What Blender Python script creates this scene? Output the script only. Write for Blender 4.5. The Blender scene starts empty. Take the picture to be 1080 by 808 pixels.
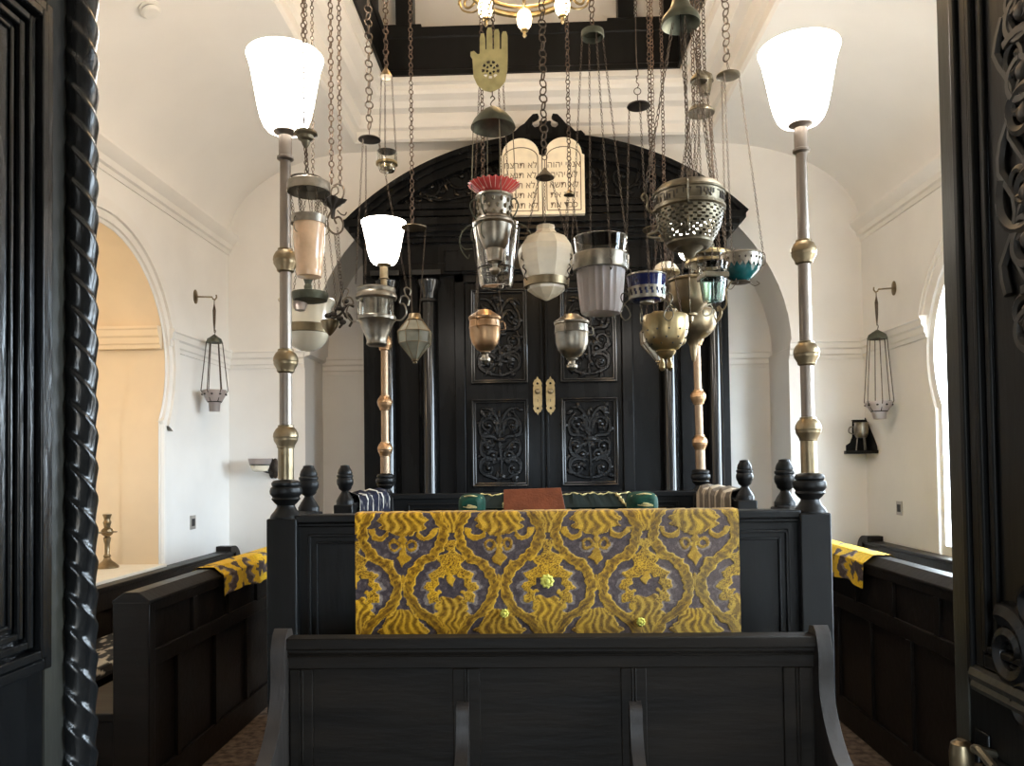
import bpy, bmesh, math, random
from math import sin, cos, pi, radians, sqrt, atan2, hypot, tau
from mathutils import Vector, Matrix
from mathutils.geometry import tessellate_polygon
random.seed(7)
SC = bpy.context.scene
COL = SC.collection
V = Vector

# ------------------------------------------------------------------ camera
W_, H_, F_ = 1080.0, 808.0, 810.0
EYE = V((0, 0, 1.6))
YAW, PITCH, ROLL, SHIFT = radians(1.9), radians(1.5), radians(0.75), 0.060
fw = V((-sin(YAW) * cos(PITCH), cos(YAW) * cos(PITCH), sin(PITCH)))
r0 = V((cos(YAW), sin(YAW), 0))
u0 = r0.cross(fw)
RT = cos(ROLL) * r0 - sin(ROLL) * u0
UP = cos(ROLL) * u0 + sin(ROLL) * r0
cd = bpy.data.cameras.new('camera')
cd.sensor_width = 36
cd.lens = 36 * F_ / W_
cd.shift_y = SHIFT
cd.clip_start = 0.02
cam = bpy.data.objects.new('camera', cd)
COL.objects.link(cam)
cam.matrix_world = Matrix(((RT.x, UP.x, -fw.x, EYE.x), (RT.y, UP.y, -fw.y, EYE.y), (RT.z, UP.z, -fw.z, EYE.z), (0, 0, 0, 1)))
SC.camera = cam


def ray(px, py):
    return fw + RT * ((px - W_ / 2) / F_) + UP * (-(py - H_ / 2) / F_ + SHIFT * W_ / F_)


def at(px, py, Y):
    """where the line of sight through a photo pixel meets the upright plane at distance Y"""
    d = ray(px, py)
    return EYE + d * (Y / d.y)


def atX(px, py, X):
    d = ray(px, py)
    return EYE + d * (X / d.x)


def atZ(px, py, Z):
    d = ray(px, py)
    return EYE + d * ((Z - EYE.z) / d.z)


# ------------------------------------------------------------------ materials
def new_mat(name):
    m = bpy.data.materials.new(name)
    m.use_nodes = True
    nt = m.node_tree
    b = nt.nodes['Principled BSDF']
    return m, nt, b


def mat(name, col, rough=0.5, metal=0.0, var=0.0, scale=8.0, bump=0.0, bscale=40.0, stretch=(1, 1, 1), coat=0.0, col2=None, sheen=0.0, rvar=0.0, spec=None):
    m, nt, b = new_mat(name)
    b.inputs['Base Color'].default_value = (*col, 1)
    b.inputs['Roughness'].default_value = rough
    b.inputs['Metallic'].default_value = metal
    if spec is not None:
        b.inputs['Specular IOR Level'].default_value = spec
    if coat:
        b.inputs['Coat Weight'].default_value = coat
        b.inputs['Coat Roughness'].default_value = 0.12
    if sheen:
        b.inputs['Sheen Weight'].default_value = sheen
    N = nt.nodes.new
    tc = N('ShaderNodeTexCoord')
    mp = N('ShaderNodeMapping')
    mp.inputs['Scale'].default_value = stretch
    nt.links.new(tc.outputs['Object'], mp.inputs['Vector'])
    if var or col2 or rvar:
        no = N('ShaderNodeTexNoise')
        no.inputs['Scale'].default_value = scale
        no.inputs['Detail'].default_value = 6
        nt.links.new(mp.outputs['Vector'], no.inputs['Vector'])
        rp = N('ShaderNodeValToRGB')
        c2 = col2 if col2 else tuple(min(1, c * (1 + var)) for c in col)
        c1 = col if col2 else tuple(c * (1 - var) for c in col)
        rp.color_ramp.elements[0].position = 0.35
        rp.color_ramp.elements[1].position = 0.65
        rp.color_ramp.elements[0].color = (*c1, 1)
        rp.color_ramp.elements[1].color = (*c2, 1)
        nt.links.new(no.outputs['Fac'], rp.inputs['Fac'])
        nt.links.new(rp.outputs['Color'], b.inputs['Base Color'])
        if rvar:
            mr = N('ShaderNodeMapRange')
            mr.inputs['To Min'].default_value = max(0.02, rough - rvar)
            mr.inputs['To Max'].default_value = min(1, rough + rvar)
            nt.links.new(no.outputs['Fac'], mr.inputs['Value'])
            nt.links.new(mr.outputs['Result'], b.inputs['Roughness'])
    if bump:
        nb = N('ShaderNodeTexNoise')
        nb.inputs['Scale'].default_value = bscale
        nb.inputs['Detail'].default_value = 4
        nt.links.new(mp.outputs['Vector'], nb.inputs['Vector'])
        bp = N('ShaderNodeBump')
        bp.inputs['Strength'].default_value = bump
        bp.inputs['Distance'].default_value = 0.01
        nt.links.new(nb.outputs['Fac'], bp.inputs['Height'])
        nt.links.new(bp.outputs['Normal'], b.inputs['Normal'])
    return m


def glass(name, col, rough=0.03, ior=1.45, trans=1.0):
    m, nt, b = new_mat(name)
    b.inputs['Base Color'].default_value = (*col, 1)
    b.inputs['Roughness'].default_value = rough
    b.inputs['Transmission Weight'].default_value = trans
    b.inputs['IOR'].default_value = ior
    return m


def glow(name, col, strength, base=(0.9, 0.88, 0.84)):
    m, nt, b = new_mat(name)
    b.inputs['Base Color'].default_value = (*base, 1)
    b.inputs['Roughness'].default_value = 0.25
    b.inputs['Emission Color'].default_value = (*col, 1)
    b.inputs['Emission Strength'].default_value = strength
    return m


def vcol_mat(name, rough=0.7, sheen=0.4):
    m, nt, b = new_mat(name)
    a = nt.nodes.new('ShaderNodeVertexColor')
    a.layer_name = 'pattern'
    tc = nt.nodes.new('ShaderNodeTexCoord')
    no = nt.nodes.new('ShaderNodeTexNoise')
    no.inputs['Scale'].default_value = 260
    no.inputs['Detail'].default_value = 3
    nt.links.new(tc.outputs['Object'], no.inputs['Vector'])
    mr = nt.nodes.new('ShaderNodeMapRange')
    mr.inputs['From Min'].default_value = 0.3
    mr.inputs['From Max'].default_value = 0.7
    mr.inputs['To Min'].default_value = 0.75
    mr.inputs['To Max'].default_value = 1.2
    nt.links.new(no.outputs['Fac'], mr.inputs['Value'])
    mx = nt.nodes.new('ShaderNodeMix')
    mx.data_type = 'RGBA'
    mx.blend_type = 'MULTIPLY'
    mx.inputs[0].default_value = 1.0
    nt.links.new(a.outputs['Color'], mx.inputs[6])
    nt.links.new(mr.outputs['Result'], mx.inputs[7])
    nt.links.new(mx.outputs[2], b.inputs['Base Color'])
    b.inputs['Roughness'].default_value = rough
    b.inputs['Sheen Weight'].default_value = sheen
    b.inputs['Specular IOR Level'].default_value = 0.15
    bp = nt.nodes.new('ShaderNodeBump')
    bp.inputs['Strength'].default_value = 0.3
    bp.inputs['Distance'].default_value = 0.004
    nt.links.new(no.outputs['Fac'], bp.inputs['Height'])
    nt.links.new(bp.outputs['Normal'], b.inputs['Normal'])
    return m


M_WALL = mat('plaster_white', (0.80, 0.782, 0.75), 0.75, var=0.025, scale=2.5, bump=0.10, bscale=9)
M_CEIL = mat('plaster_ceiling', (0.81, 0.79, 0.755), 0.75, var=0.02, scale=2, bump=0.08, bscale=8)
M_TRIM = mat('plaster_trim', (0.80, 0.775, 0.735), 0.6, var=0.02, scale=4)
M_NICHE = mat('plaster_tan', (0.83, 0.70, 0.52), 0.75, var=0.03, scale=3, bump=0.08, bscale=9)
M_SILL = mat('sill_paint', (0.82, 0.78, 0.68), 0.5, var=0.04, scale=6)
M_BLACK = mat('ebony_paint', (0.006, 0.006, 0.006), 0.38, spec=0.2, var=0.25, scale=5, bump=0.12, bscale=28, stretch=(1, 1, 0.15), rvar=0.10)
M_ARK = mat('ark_ebony', (0.006, 0.0062, 0.0065), 0.27, spec=0.09, var=0.3, scale=6, bump=0.14, bscale=22, stretch=(1, 1, 0.12), rvar=0.10)
M_ARKG = mat('ark_ebony_gloss', (0.006, 0.0062, 0.0065), 0.14, spec=0.5, var=0.3, scale=6, bump=0.05, bscale=22, stretch=(1, 1, 0.12))
M_CARVE = mat('carved_ebony', (0.006, 0.0062, 0.0065), 0.26, spec=0.22, var=0.3, scale=9, bump=0.15, bscale=30)
M_BENCH = mat('dark_oak', (0.0125, 0.0095, 0.0075), 0.40, spec=0.22, var=0.35, scale=9, bump=0.16, bscale=30, stretch=(0.12, 1, 1), rvar=0.12)
M_PEW = mat('worn_brown_oak', (0.0115, 0.0085, 0.006), 0.55, spec=0.14, var=0.40, scale=10, bump=0.2, bscale=40, stretch=(0.15, 1, 1), rvar=0.14)
M_PEWV = mat('worn_brown_oak_upright', (0.024, 0.019, 0.016), 0.5, spec=0.35, var=0.40, scale=10, bump=0.2, bscale=40, stretch=(1, 1, 0.15), rvar=0.14)
M_DOORL = mat('gloss_black_paint', (0.007, 0.0075, 0.008), 0.24, spec=0.45, var=0.3, scale=7, bump=0.30, bscale=34, stretch=(1, 1, 0.25), rvar=0.08)
M_STILE = mat('olive_black_paint', (0.050, 0.048, 0.036), 0.34, spec=0.35, col2=(0.022, 0.022, 0.021), scale=5, bump=0.2, bscale=26, stretch=(1, 1, 0.2))  # olive mottled with near-black
M_CARPET = mat('brown_carpet', (0.06, 0.038, 0.026), 0.95, col2=(0.21, 0.15, 0.105), scale=22, bump=0.5, bscale=220)
M_STONE = mat('light_block_stone', (0.30, 0.28, 0.25), 0.7, var=0.15, scale=3)
M_BRASS = mat('aged_brass', (0.235, 0.185, 0.115), 0.38, 0.95, var=0.22, scale=14, rvar=0.10)
M_BRASSPALE = mat('pale_brass', (0.33, 0.255, 0.135), 0.33, 0.95, var=0.18, scale=18, rvar=0.08)
M_COPPER = mat('coppered_brass', (0.42, 0.265, 0.15), 0.36, 0.95, var=0.2, scale=14, rvar=0.1)
M_STEEL = mat('dull_tube', (0.24, 0.205, 0.175), 0.42, 0.9, var=0.2, scale=10, stretch=(1, 1, 0.2))
M_SILVER = mat('tarnished_silver', (0.27, 0.245, 0.205), 0.34, 0.95, var=0.28, scale=20, rvar=0.12)
M_BRONZE = mat('grey_bronze', (0.145, 0.125, 0.088), 0.44, 0.9, var=0.3, scale=18, rvar=0.1)
M_GREEN = mat('verdigris_bronze', (0.085, 0.09, 0.066), 0.5, 0.7, var=0.3, scale=18)
M_OLIVE = mat('olive_brass_plate', (0.42, 0.38, 0.19), 0.38, 0.85, var=0.2, scale=18)
M_IRON = mat('brown_iron_chain', (0.085, 0.062, 0.043), 0.6, 0.5, var=0.35, scale=30)
M_RUST = mat('rusty_copper_chain', (0.10, 0.065, 0.044), 0.6, 0.5, var=0.35, scale=30)
M_DARKIRON = mat('dark_iron', (0.055, 0.047, 0.04), 0.45, 0.8, var=0.3, scale=30)
M_MILK = mat('milk_glass', (0.80, 0.73, 0.58), 0.18, var=0.05, scale=10, coat=0.4)
M_FROST = mat('faceted_opal_glass', (0.72, 0.63, 0.48), 0.22, var=0.08, scale=14, coat=0.4)
M_PEACH = mat('peach_glass', (0.70, 0.47, 0.30), 0.20, var=0.12, scale=16, coat=0.4)
M_PANE = mat('lantern_pane', (0.27, 0.265, 0.21), 0.12, var=0.15, scale=14, coat=0.5)
M_PANEW = mat('white_lantern_pane', (0.75, 0.73, 0.66), 0.15, var=0.1, scale=14, coat=0.5)
M_CLEAR = glass('clear_glass', (0.97, 0.98, 0.96), 0.02)
M_HAZE = glass('cloudy_glass', (0.86, 0.76, 0.72), 0.35, trans=0.72)
M_AQUA = glass('aqua_glass', (0.70, 0.92, 0.90), 0.04)
M_BLUE = mat('cobalt_glass', (0.005, 0.008, 0.055), 0.12, coat=0.15, var=0.3, scale=20)
M_TEAL = mat('teal_glass', (0.006, 0.075, 0.08), 0.12, coat=0.3, var=0.3, scale=20)
M_RED = mat('cranberry_glass', (0.62, 0.07, 0.065), 0.15, coat=0.5, var=0.1, scale=20)
M_REDEDGE = mat('pale_red_rib', (0.85, 0.50, 0.42), 0.2, coat=0.4)
M_SHADE = glow('lit_opal_shade', (1.0, 0.92, 0.82), 17.5)
M_BULB = glow('lit_bulb', (1.0, 0.72, 0.36), 26.0)
M_TULIP = glow('lit_tulip_glass', (1.0, 0.80, 0.48), 5.0)
M_CANDLEW = mat('white_plastic', (0.80, 0.79, 0.75), 0.4, var=0.02)
M_SLOT = mat('dark_slot', (0.02, 0.02, 0.02), 0.6)
M_MARBLE = mat('cream_marble', (0.80, 0.71, 0.55), 0.4, var=0.10, scale=9)
M_INK = mat('inscription_paint', (0.13, 0.09, 0.05), 0.6)
M_LEATHER = mat('brown_leather', (0.19, 0.050, 0.018), 0.55, spec=0.25, col2=(0.13, 0.034, 0.012), scale=16, bump=0.2, bscale=120)
M_VELVET = mat('green_velvet', (0.003, 0.030, 0.018), 0.7, col2=(0.006, 0.055, 0.034), scale=24, spec=0.2, bump=0.2, bscale=60)
M_VELVETD = mat('dark_green_velvet', (0.003, 0.008, 0.006), 0.9, col2=(0.004, 0.011, 0.008), scale=24, spec=0.1)
M_GOLDTHREAD = mat('gold_thread', (0.62, 0.52, 0.24), 0.45, 0.3, var=0.25, scale=60)
M_DAMASK = vcol_mat('gold_damask_velvet', 0.75, 0.06)
M_TALLIT = vcol_mat('striped_wool', 0.95, 0.0)
M_CUSHION = vcol_mat('patterned_weave', 0.9, 0.1)
M_VIGN = mat('window_frame_paint', (0.82, 0.80, 0.76), 0.5)


# ------------------------------------------------------------------ mesh helpers
def BM():
    return bmesh.new()


def obj(name, bm, m, parent=None, sharp=35, bevel=0.0, loc=None):
    me = bpy.data.meshes.new(name)
    bmesh.ops.recalc_face_normals(bm, faces=bm.faces[:])
    bm.to_mesh(me)
    bm.free()
    me.materials.append(m)
    for p in me.polygons:
        p.use_smooth = True
    me.set_sharp_from_angle(angle=radians(sharp))
    o = bpy.data.objects.new(name, me)
    COL.objects.link(o)
    if parent is not None:
        o.parent = parent
        o.matrix_parent_inverse = Matrix.Translation(-base_of(parent))
    elif loc is not None:
        me.transform(Matrix.Translation(-V(loc)))
        o.location = loc
    if bevel:
        md = o.modifiers.new('edge', 'BEVEL')
        md.width = bevel
        md.segments = 2
        md.limit_method = 'ANGLE'
        md.angle_limit = radians(40)
    return o


def base_of(o):
    # parts of a part: their holder already sits at the world origin, so only a top-level base counts
    return o.location.copy() if o.parent is None else V((0, 0, 0))


def tag(o, label=None, cat=None, group=None, kind=None):
    if label:
        o['label'] = label
    if cat:
        o['category'] = cat
    if group:
        o['group'] = group
    if kind:
        o['kind'] = kind
    return o


def thing(name, label, cat, loc, group=None):
    o = bpy.data.objects.new(name, None)
    o.empty_display_size = 0.05
    COL.objects.link(o)
    o.location = V(loc)
    return tag(o, label, cat, group)


def struct(name, bm, m, parent=None, sharp=35, bevel=0):
    o = obj(name, bm, m, parent, sharp, bevel)
    if parent is None:
        o['kind'] = 'structure'
    return o


def box(bm, x0, x1, y0, y1, z0, z1):
    v = [bm.verts.new((x, y, z)) for x in (x0, x1) for y in (y0, y1) for z in (z0, z1)]
    for f in ((0, 1, 3, 2), (4, 6, 7, 5), (0, 4, 5, 1), (2, 3, 7, 6), (0, 2, 6, 4), (1, 5, 7, 3)):
        bm.faces.new([v[i] for i in f])


def prism(bm, pts, vec):
    """extrude a flat polygon (list of 3-D points) by vec"""
    vec = V(vec)
    a = [bm.verts.new(p) for p in pts]
    b = [bm.verts.new(V(p) + vec) for p in pts]
    n = len(a)
    for i in range(n):
        bm.faces.new((a[i], a[(i + 1) % n], b[(i + 1) % n], b[i]))
    for t in tessellate_polygon([[V(p) for p in pts]]):
        try:
            bm.faces.new([a[i] for i in t])
            bm.faces.new([b[i] for i in reversed(t)])
        except ValueError:
            pass


def sheet_with_holes(bm, outer, holes, vec=None):
    """flat sheet with holes; with vec also a second sheet and every rim"""
    loops = [[V(p) for p in outer]] + [[V(p) for p in h] for h in holes]
    flat = [p for l in loops for p in l]
    a = [bm.verts.new(p) for p in flat]
    tri = tessellate_polygon(loops)
    for t in tri:
        try:
            bm.faces.new([a[i] for i in t])
        except ValueError:
            pass
    if vec is not None:
        vec = V(vec)
        b = [bm.verts.new(p + vec) for p in flat]
        for t in tri:
            try:
                bm.faces.new([b[i] for i in reversed(t)])
            except ValueError:
                pass
        k = 0
        for l in loops:
            n = len(l)
            for i in range(n):
                j = (i + 1) % n
                bm.faces.new((a[k + i], a[k + j], b[k + j], b[k + i]))
            k += n


def strip(bm, A, B):
    """quads between two equal point lists"""
    a = [bm.verts.new(p) for p in A]
    b = [bm.verts.new(p) for p in B]
    for i in range(len(a) - 1):
        bm.faces.new((a[i], a[i + 1], b[i + 1], b[i]))


def loft(bm, rings, closed=True, caps=True):
    R = [[bm.verts.new(p) for p in r] for r in rings]
    n = len(R[0])
    for k in range(len(R) - 1):
        for i in range(n if closed else n - 1):
            j = (i + 1) % n
            bm.faces.new((R[k][i], R[k][j], R[k + 1][j], R[k + 1][i]))
    if caps and closed:
        bm.faces.new(R[0][::-1])
        bm.faces.new(R[-1])
    return R


def lathe(bm, prof, c=(0, 0), n=24, caps=True, phase=0.0, wob=None):
    """prof: list of (radius, z) or (radius, z, cx, cy)"""
    rings = []
    for p in prof:
        r, z = p[0], p[1]
        cx, cy = (p[2], p[3]) if len(p) > 2 else c
        ring = []
        for i in range(n):
            a = tau * i / n + phase
            rr = max(r, 1e-4) * (wob(a, z) if wob else 1)
            ring.append((cx + rr * cos(a), cy + rr * sin(a), z))
        rings.append(ring)
    loft(bm, rings, True, caps)


def frames(pts):
    T = []
    n = len(pts)
    for i in range(n):
        t = pts[min(i + 1, n - 1)] - pts[max(i - 1, 0)]
        T.append(t.normalized() if t.length > 1e-9 else V((0, 0, 1)))
    u = V((0, 0, 1)) if abs(T[0].z) < 0.9 else V((1, 0, 0))
    u = (u - T[0] * u.dot(T[0])).normalized()
    out = []
    for t in T:
        u = (u - t * u.dot(t))
        u = u.normalized() if u.length > 1e-6 else t.orthogonal().normalized()
        out.append((u, t.cross(u)))
    return out


def tube(bm, pts, r, n=6, flat=None):
    """round bar along a path; r a number or a list; flat=(axis, factor) squashes it"""
    pts = [V(p) for p in pts]
    rings = []
    for i, (p, (u, v)) in enumerate(zip(pts, frames(pts))):
        rr = r[i] if isinstance(r, (list, tuple)) else r
        ring = []
        for k in range(n):
            o = (u * cos(tau * k / n) + v * sin(tau * k / n)) * rr
            if flat:
                o[flat[0]] *= flat[1]
            ring.append(p + o)
        rings.append(ring)
    loft(bm, rings)


def torus(bm, c, R, r, axis=(0, 0, 1), n=24, m=6, R2=None, up=None):
    c = V(c)
    ax = V(axis).normalized()
    u = V(up) if up is not None else ax.orthogonal()
    u = (u - ax * u.dot(ax)).normalized()
    v = ax.cross(u)
    R2 = R2 or R
    rings = []
    for i in range(n):
        a = tau * i / n
        d = u * cos(a) * R + v * sin(a) * R2
        dn = (u * cos(a) + v * sin(a)).normalized()
        rings.append([bm.verts.new(c + d + dn * (r * cos(tau * k / m)) + ax * (r * sin(tau * k / m))) for k in range(m)])
    for i in range(n):
        for k in range(m):
            bm.faces.new((rings[i][k], rings[(i + 1) % n][k], rings[(i + 1) % n][(k + 1) % m], rings[i][(k + 1) % m]))


def chain(bm, p0, p1, L=0.03, w=0.0028, ratio=0.62, n=10, m=4, turn=0.6):
    p0, p1 = V(p0), V(p1)
    d = p1 - p0
    ln = d.length
    if ln < 1e-4:
        return
    t = d.normalized()
    pitch = L - 2.6 * w
    k = max(1, round(ln / pitch))
    pitch = ln / k
    a = V((1, 0, 0)) if abs(t.x) < 0.9 else V((0, 1, 0))
    a = (a - t * a.dot(t)).normalized()
    b = t.cross(a)
    for i in range(k):
        c = p0 + t * (pitch * (i + 0.5))
        ang = turn + (pi / 2 if i % 2 else 0) + 0.25 * sin(i * 1.7)
        ax = a * cos(ang) + b * sin(ang)
        torus(bm, c, L / 2 - w, w, ax, n, m, R2=(L * ratio) / 2 - w * 0.5, up=t)


def spiral(c, r_in, r_out, a0, turns, n=26, ux=V((1, 0, 0)), uz=V((0, 0, 1)), sgn=1):
    out = []
    for i in range(n):
        f = i / (n - 1)
        r = r_out + (r_in - r_out) * f
        a = a0 + sgn * tau * turns * f
        out.append(V(c) + ux * (r * cos(a)) + uz * (r * sin(a)))
    return out


def bez(pts, n=24):
    """smooth open curve through the points"""
    P = [V(p) for p in pts]
    P = [P[0] * 2 - P[1]] + P + [P[-1] * 2 - P[-2]]
    out = []
    seg = len(P) - 3
    per = max(2, n // seg)
    for s in range(seg):
        a, b, c, d = P[s:s + 4]
        for i in range(per):
            t = i / per
            out.append(0.5 * ((2 * b) + (c - a) * t + (2 * a - 5 * b + 4 * c - d) * t * t + (3 * b - a - 3 * c + d) * t ** 3))
    out.append(P[-2])
    return out


def ellipsoid(bm, c, rx, ry, rz, n=12, m=8):
    prof = []
    rings = []
    for j in range(m + 1):
        ph = -pi / 2 + pi * j / m
        rings.append([(c[0] + max(rx * cos(ph), 1e-4) * cos(tau * i / n), c[1] + max(ry * cos(ph), 1e-4) * sin(tau * i / n), c[2] + rz * sin(ph)) for i in range(n)])
    loft(bm, rings)


def text_mesh(name, s, size, center, m, parent, depth=0.002, normal='-y'):
    c = bpy.data.curves.new(name, 'FONT')
    c.body = s
    c.size = size
    c.align_x = 'CENTER'
    c.align_y = 'CENTER'
    c.extrude = depth
    t = bpy.data.objects.new(name, c)
    COL.objects.link(t)
    bpy.context.view_layer.update()
    dg = bpy.context.evaluated_depsgraph_get()
    me = bpy.data.meshes.new_from_object(t.evaluated_get(dg))
    bpy.data.objects.remove(t)
    me.transform(Matrix.Rotation(pi / 2, 4, 'X'))
    me.transform(Matrix.Translation(V(center)))
    me.name = name
    me.materials.clear()
    me.materials.append(m)
    o = bpy.data.objects.new(name, me)
    COL.objects.link(o)
    o.parent = parent
    o.matrix_parent_inverse = Matrix.Translation(-base_of(parent))
    return o


# ------------------------------------------------------------------ room shell
XL, XR, YB = -3.01, 3.12, 7.4
ARCH_CR = 5.33
ZC = 3.80            # side cornice
OXL, OXR = -1.70, 1.67   # opening of the vault
ZV = 4.68
YF = 0.62            # inner face of the entrance wall is YF+0.25
ARCH_C, ARCH_R, ARCH_J, ARCH_Z, ARCH_S = 5.22, 0.90, 0.79, 2.42, 2.05


def arch_loop(x, yc=ARCH_C, R=ARCH_R, J=ARCH_J, zc=ARCH_Z, sill=0.84, n=28):
    """horseshoe arch outline in the plane x"""
    a0 = -math.acos(J / R)
    pts = [(x, yc - J, sill), (x, yc + J, sill)]
    for i in range(n + 1):
        a = a0 + (pi - 2 * a0) * i / n
        pts.append((x, yc + R * cos(a), zc + R * sin(a)))
    return pts


# floor
bm = BM()
box(bm, XL - 0.5, XR + 0.5, YF, YB + 0.7, -0.12, 0)
struct('floor', bm, M_CARPET)
bm = BM()
box(bm, -3.4, 3.4, -3.0, YF, -0.12, 0)
struct('trim_13', bm, M_STONE)  # unseen ground, added to stop light from below
# unseen porch added behind the doorway to cut the daylight coming in
bm = BM()
box(bm, -1.75, -1.6, -3.0, YF, 0, 3.2)
struct('wall_blocker_left', bm, M_STONE)
bm = BM()
box(bm, 1.6, 1.75, -3.0, YF, 0, 3.2)
struct('wall_blocker_right', bm, M_STONE)
bm = BM()
box(bm, -1.75, 1.75, -3.0, YF, 3.2, 3.3)
struct('ceiling_blocker', bm, M_STONE)
bm = BM()
PO = 0.5  # half width of the gap, kept narrow to dim daylight from behind
prism(bm, [(-1.75, -3.0, 0), (-PO, -3.0, 0), (-PO, -3.0, 2.1), (PO, -3.0, 2.1), (PO, -3.0, 0), (1.75, -3.0, 0), (1.75, -3.0, 3.3), (-1.75, -3.0, 3.3)], (0, -0.15, 0))
struct('wall_blocker_front', bm, M_STONE)

# side walls with an arched opening each, and an added near one on the right
wins = [(ARCH_C, 0.84), (2.35, 0.84)]
for side, X, nv in (('left', XL, -0.30), ('right', XR, 0.30)):
    bm = BM()
    outer = [(X, YF, 0), (X, YB + 0.02, 0), (X, YB + 0.02, ZC + 0.06), (X, YF, ZC + 0.06)]
    holes = [arch_loop(X, ARCH_C if side == 'left' else ARCH_CR)]
    if side == 'right':
        holes.append(arch_loop(X, 2.35))  # opening for the added, unseen window
    sheet_with_holes(bm, outer, holes, (nv, 0, 0))
    struct('wall_' + side, bm, M_WALL)

# the lit alcove in the left wall
bm = BM()
lp = arch_loop(XL - 0.26)
lp2 = [(XL - 1.05, p[1], p[2]) for p in lp]
n = len(lp)
a = [bm.verts.new(p) for p in lp]
b = [bm.verts.new(p) for p in lp2]
for i in range(n):
    bm.faces.new((a[i], a[(i + 1) % n], b[(i + 1) % n], b[i]))
for t in tessellate_polygon([[V(p) for p in lp2]]):
    bm.faces.new([b[i] for i in t])
al = struct('wall_alcove', bm, M_NICHE)
# paint of the alcove continues over the reveal of the wall
bm = BM()
lp = arch_loop(XL - 0.002, R=ARCH_R - 0.004, J=ARCH_J - 0.004, sill=0.844)
lp2 = [(XL - 0.30, p[1], p[2]) for p in lp]
a = [bm.verts.new(p) for p in lp]
b = [bm.verts.new(p) for p in lp2]
for i in range(1, n):
    bm.faces.new((a[i], a[(i + 1) % n], b[(i + 1) % n], b[i]))
obj('reveal', bm, M_NICHE, al)
bm = BM()
box(bm, XL - 1.04, XL + 0.05, ARCH_C - ARCH_J - 0.05, ARCH_C + ARCH_J + 0.03, 0.80, 0.848)
struct('trim_12', bm, M_SILL, bevel=0.006)
# dado band inside the alcove
def band(bm, p0, p1, out, prof):
    """a moulding: profile (outward, z) swept from p0 to p1"""
    out = V(out)
    A = [V((p0[0], p0[1], 0)) + out * o + V((0, 0, z)) for o, z in prof]
    B = [V((p1[0], p1[1], 0)) + out * o + V((0, 0, z)) for o, z in prof]
    loft(bm, [A, B])


ZD = 2.66
DADO = [(-0.01, ZD - 0.09), (0.016, ZD - 0.09), (0.02, ZD - 0.06), (0.032, ZD - 0.05), (0.034, ZD - 0.005), (0.05, ZD + 0.01), (0.055, ZD + 0.055), (0.066, ZD + 0.065), (0.066, ZD + 0.085), (-0.01, ZD + 0.088)]
bm = BM()
yy = ARCH_C + sqrt(ARCH_R ** 2 - (ZD - ARCH_Z) ** 2)
band(bm, (XL - 1.0, yy), (XL - 0.004, yy), (0, -1, 0), [(o + 0.03, z) for o, z in DADO])
obj('dado_moulding', bm, M_NICHE, al)

# front wall of the room around the doorway, behind and beside the viewer
bm = BM()
DW = 1.06
outer = [(XL - 0.3, YF, 0), (-DW, YF, 0), (-DW, YF, 3.0), (DW, YF, 3.0), (DW, YF, 0), (XR + 0.3, YF, 0), (XR + 0.3, YF, 6.4), (XL - 0.3, YF, 6.4)]
prism(bm, outer, (0, 0.24, 0))
struct('wall_front', bm, M_WALL)

# back wall with the apse arch
AXC, AA, AB_, AZ = 0.12, 2.36, 1.90, 2.70
jl, jr = at(322, 470, YB).x, at(834, 470, YB).x
hole = [(jl, YB, 0.001), (jr, YB, 0.001), (jr, YB, AZ - 0.02)]
for i in range(41):
    a_ = pi * i / 40
    hole.append((AXC + AA * cos(a_) * 0.985, YB, AZ + AB_ * sin(a_)))
hole.append((jl, YB, AZ - 0.02))
bm = BM()
outer = [(XL - 0.05, YB, 0), (XR + 0.05, YB, 0), (XR + 0.05, YB, ZV + 0.6), (XL - 0.05, YB, ZV + 0.6)]
sheet_with_holes(bm, outer, [hole], (0, 0.25, 0))
struct('wall_back', bm, M_WALL)
bm = BM()
lp = [(x, YB + 0.25, z) for x, y, z in hole]
lp2 = [(x, YB + 0.62, z) for x, y, z in hole]
a = [bm.verts.new(p) for p in lp]
b = [bm.verts.new(p) for p in lp2]
for i in range(len(a)):
    bm.faces.new((a[i], a[(i + 1) % len(a)], b[(i + 1) % len(a)], b[i]))
for t in tessellate_polygon([[V(p) for p in lp2]]):
    bm.faces.new([b[i] for i in t])
ap = struct('wall_apse', bm, M_WALL)
bm = BM()
band(bm, (jl + .01, YB + 0.62), (jr - .01, YB + 0.62), (0, -1, 0), DADO)
obj('dado_moulding', bm, M_TRIM, ap)

# dado on the back wall and the side walls
bm = BM()
band(bm, (XL, YB), (jl, YB), (0, -1, 0), DADO)
band(bm, (jr, YB), (XR, YB), (0, -1, 0), DADO)
struct('trim_1', bm, M_TRIM)
ya = ARCH_C + sqrt(ARCH_R ** 2 - (ZD - ARCH_Z) ** 2) + 0.05
yb_ = ARCH_C - sqrt(ARCH_R ** 2 - (ZD - ARCH_Z) ** 2) - 0.05
bm = BM()
band(bm, (XL, ya), (XL, YB), (1, 0, 0), DADO)
band(bm, (XL, 3.4), (XL, yb_), (1, 0, 0), DADO)
struct('trim_2', bm, M_TRIM)
bm = BM()
band(bm, (XR, ya + .06), (XR, YB), (-1, 0, 0), DADO)
band(bm, (XR, 3.4), (XR, yb_), (-1, 0, 0), DADO)
struct('trim_3', bm, M_TRIM)

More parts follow.
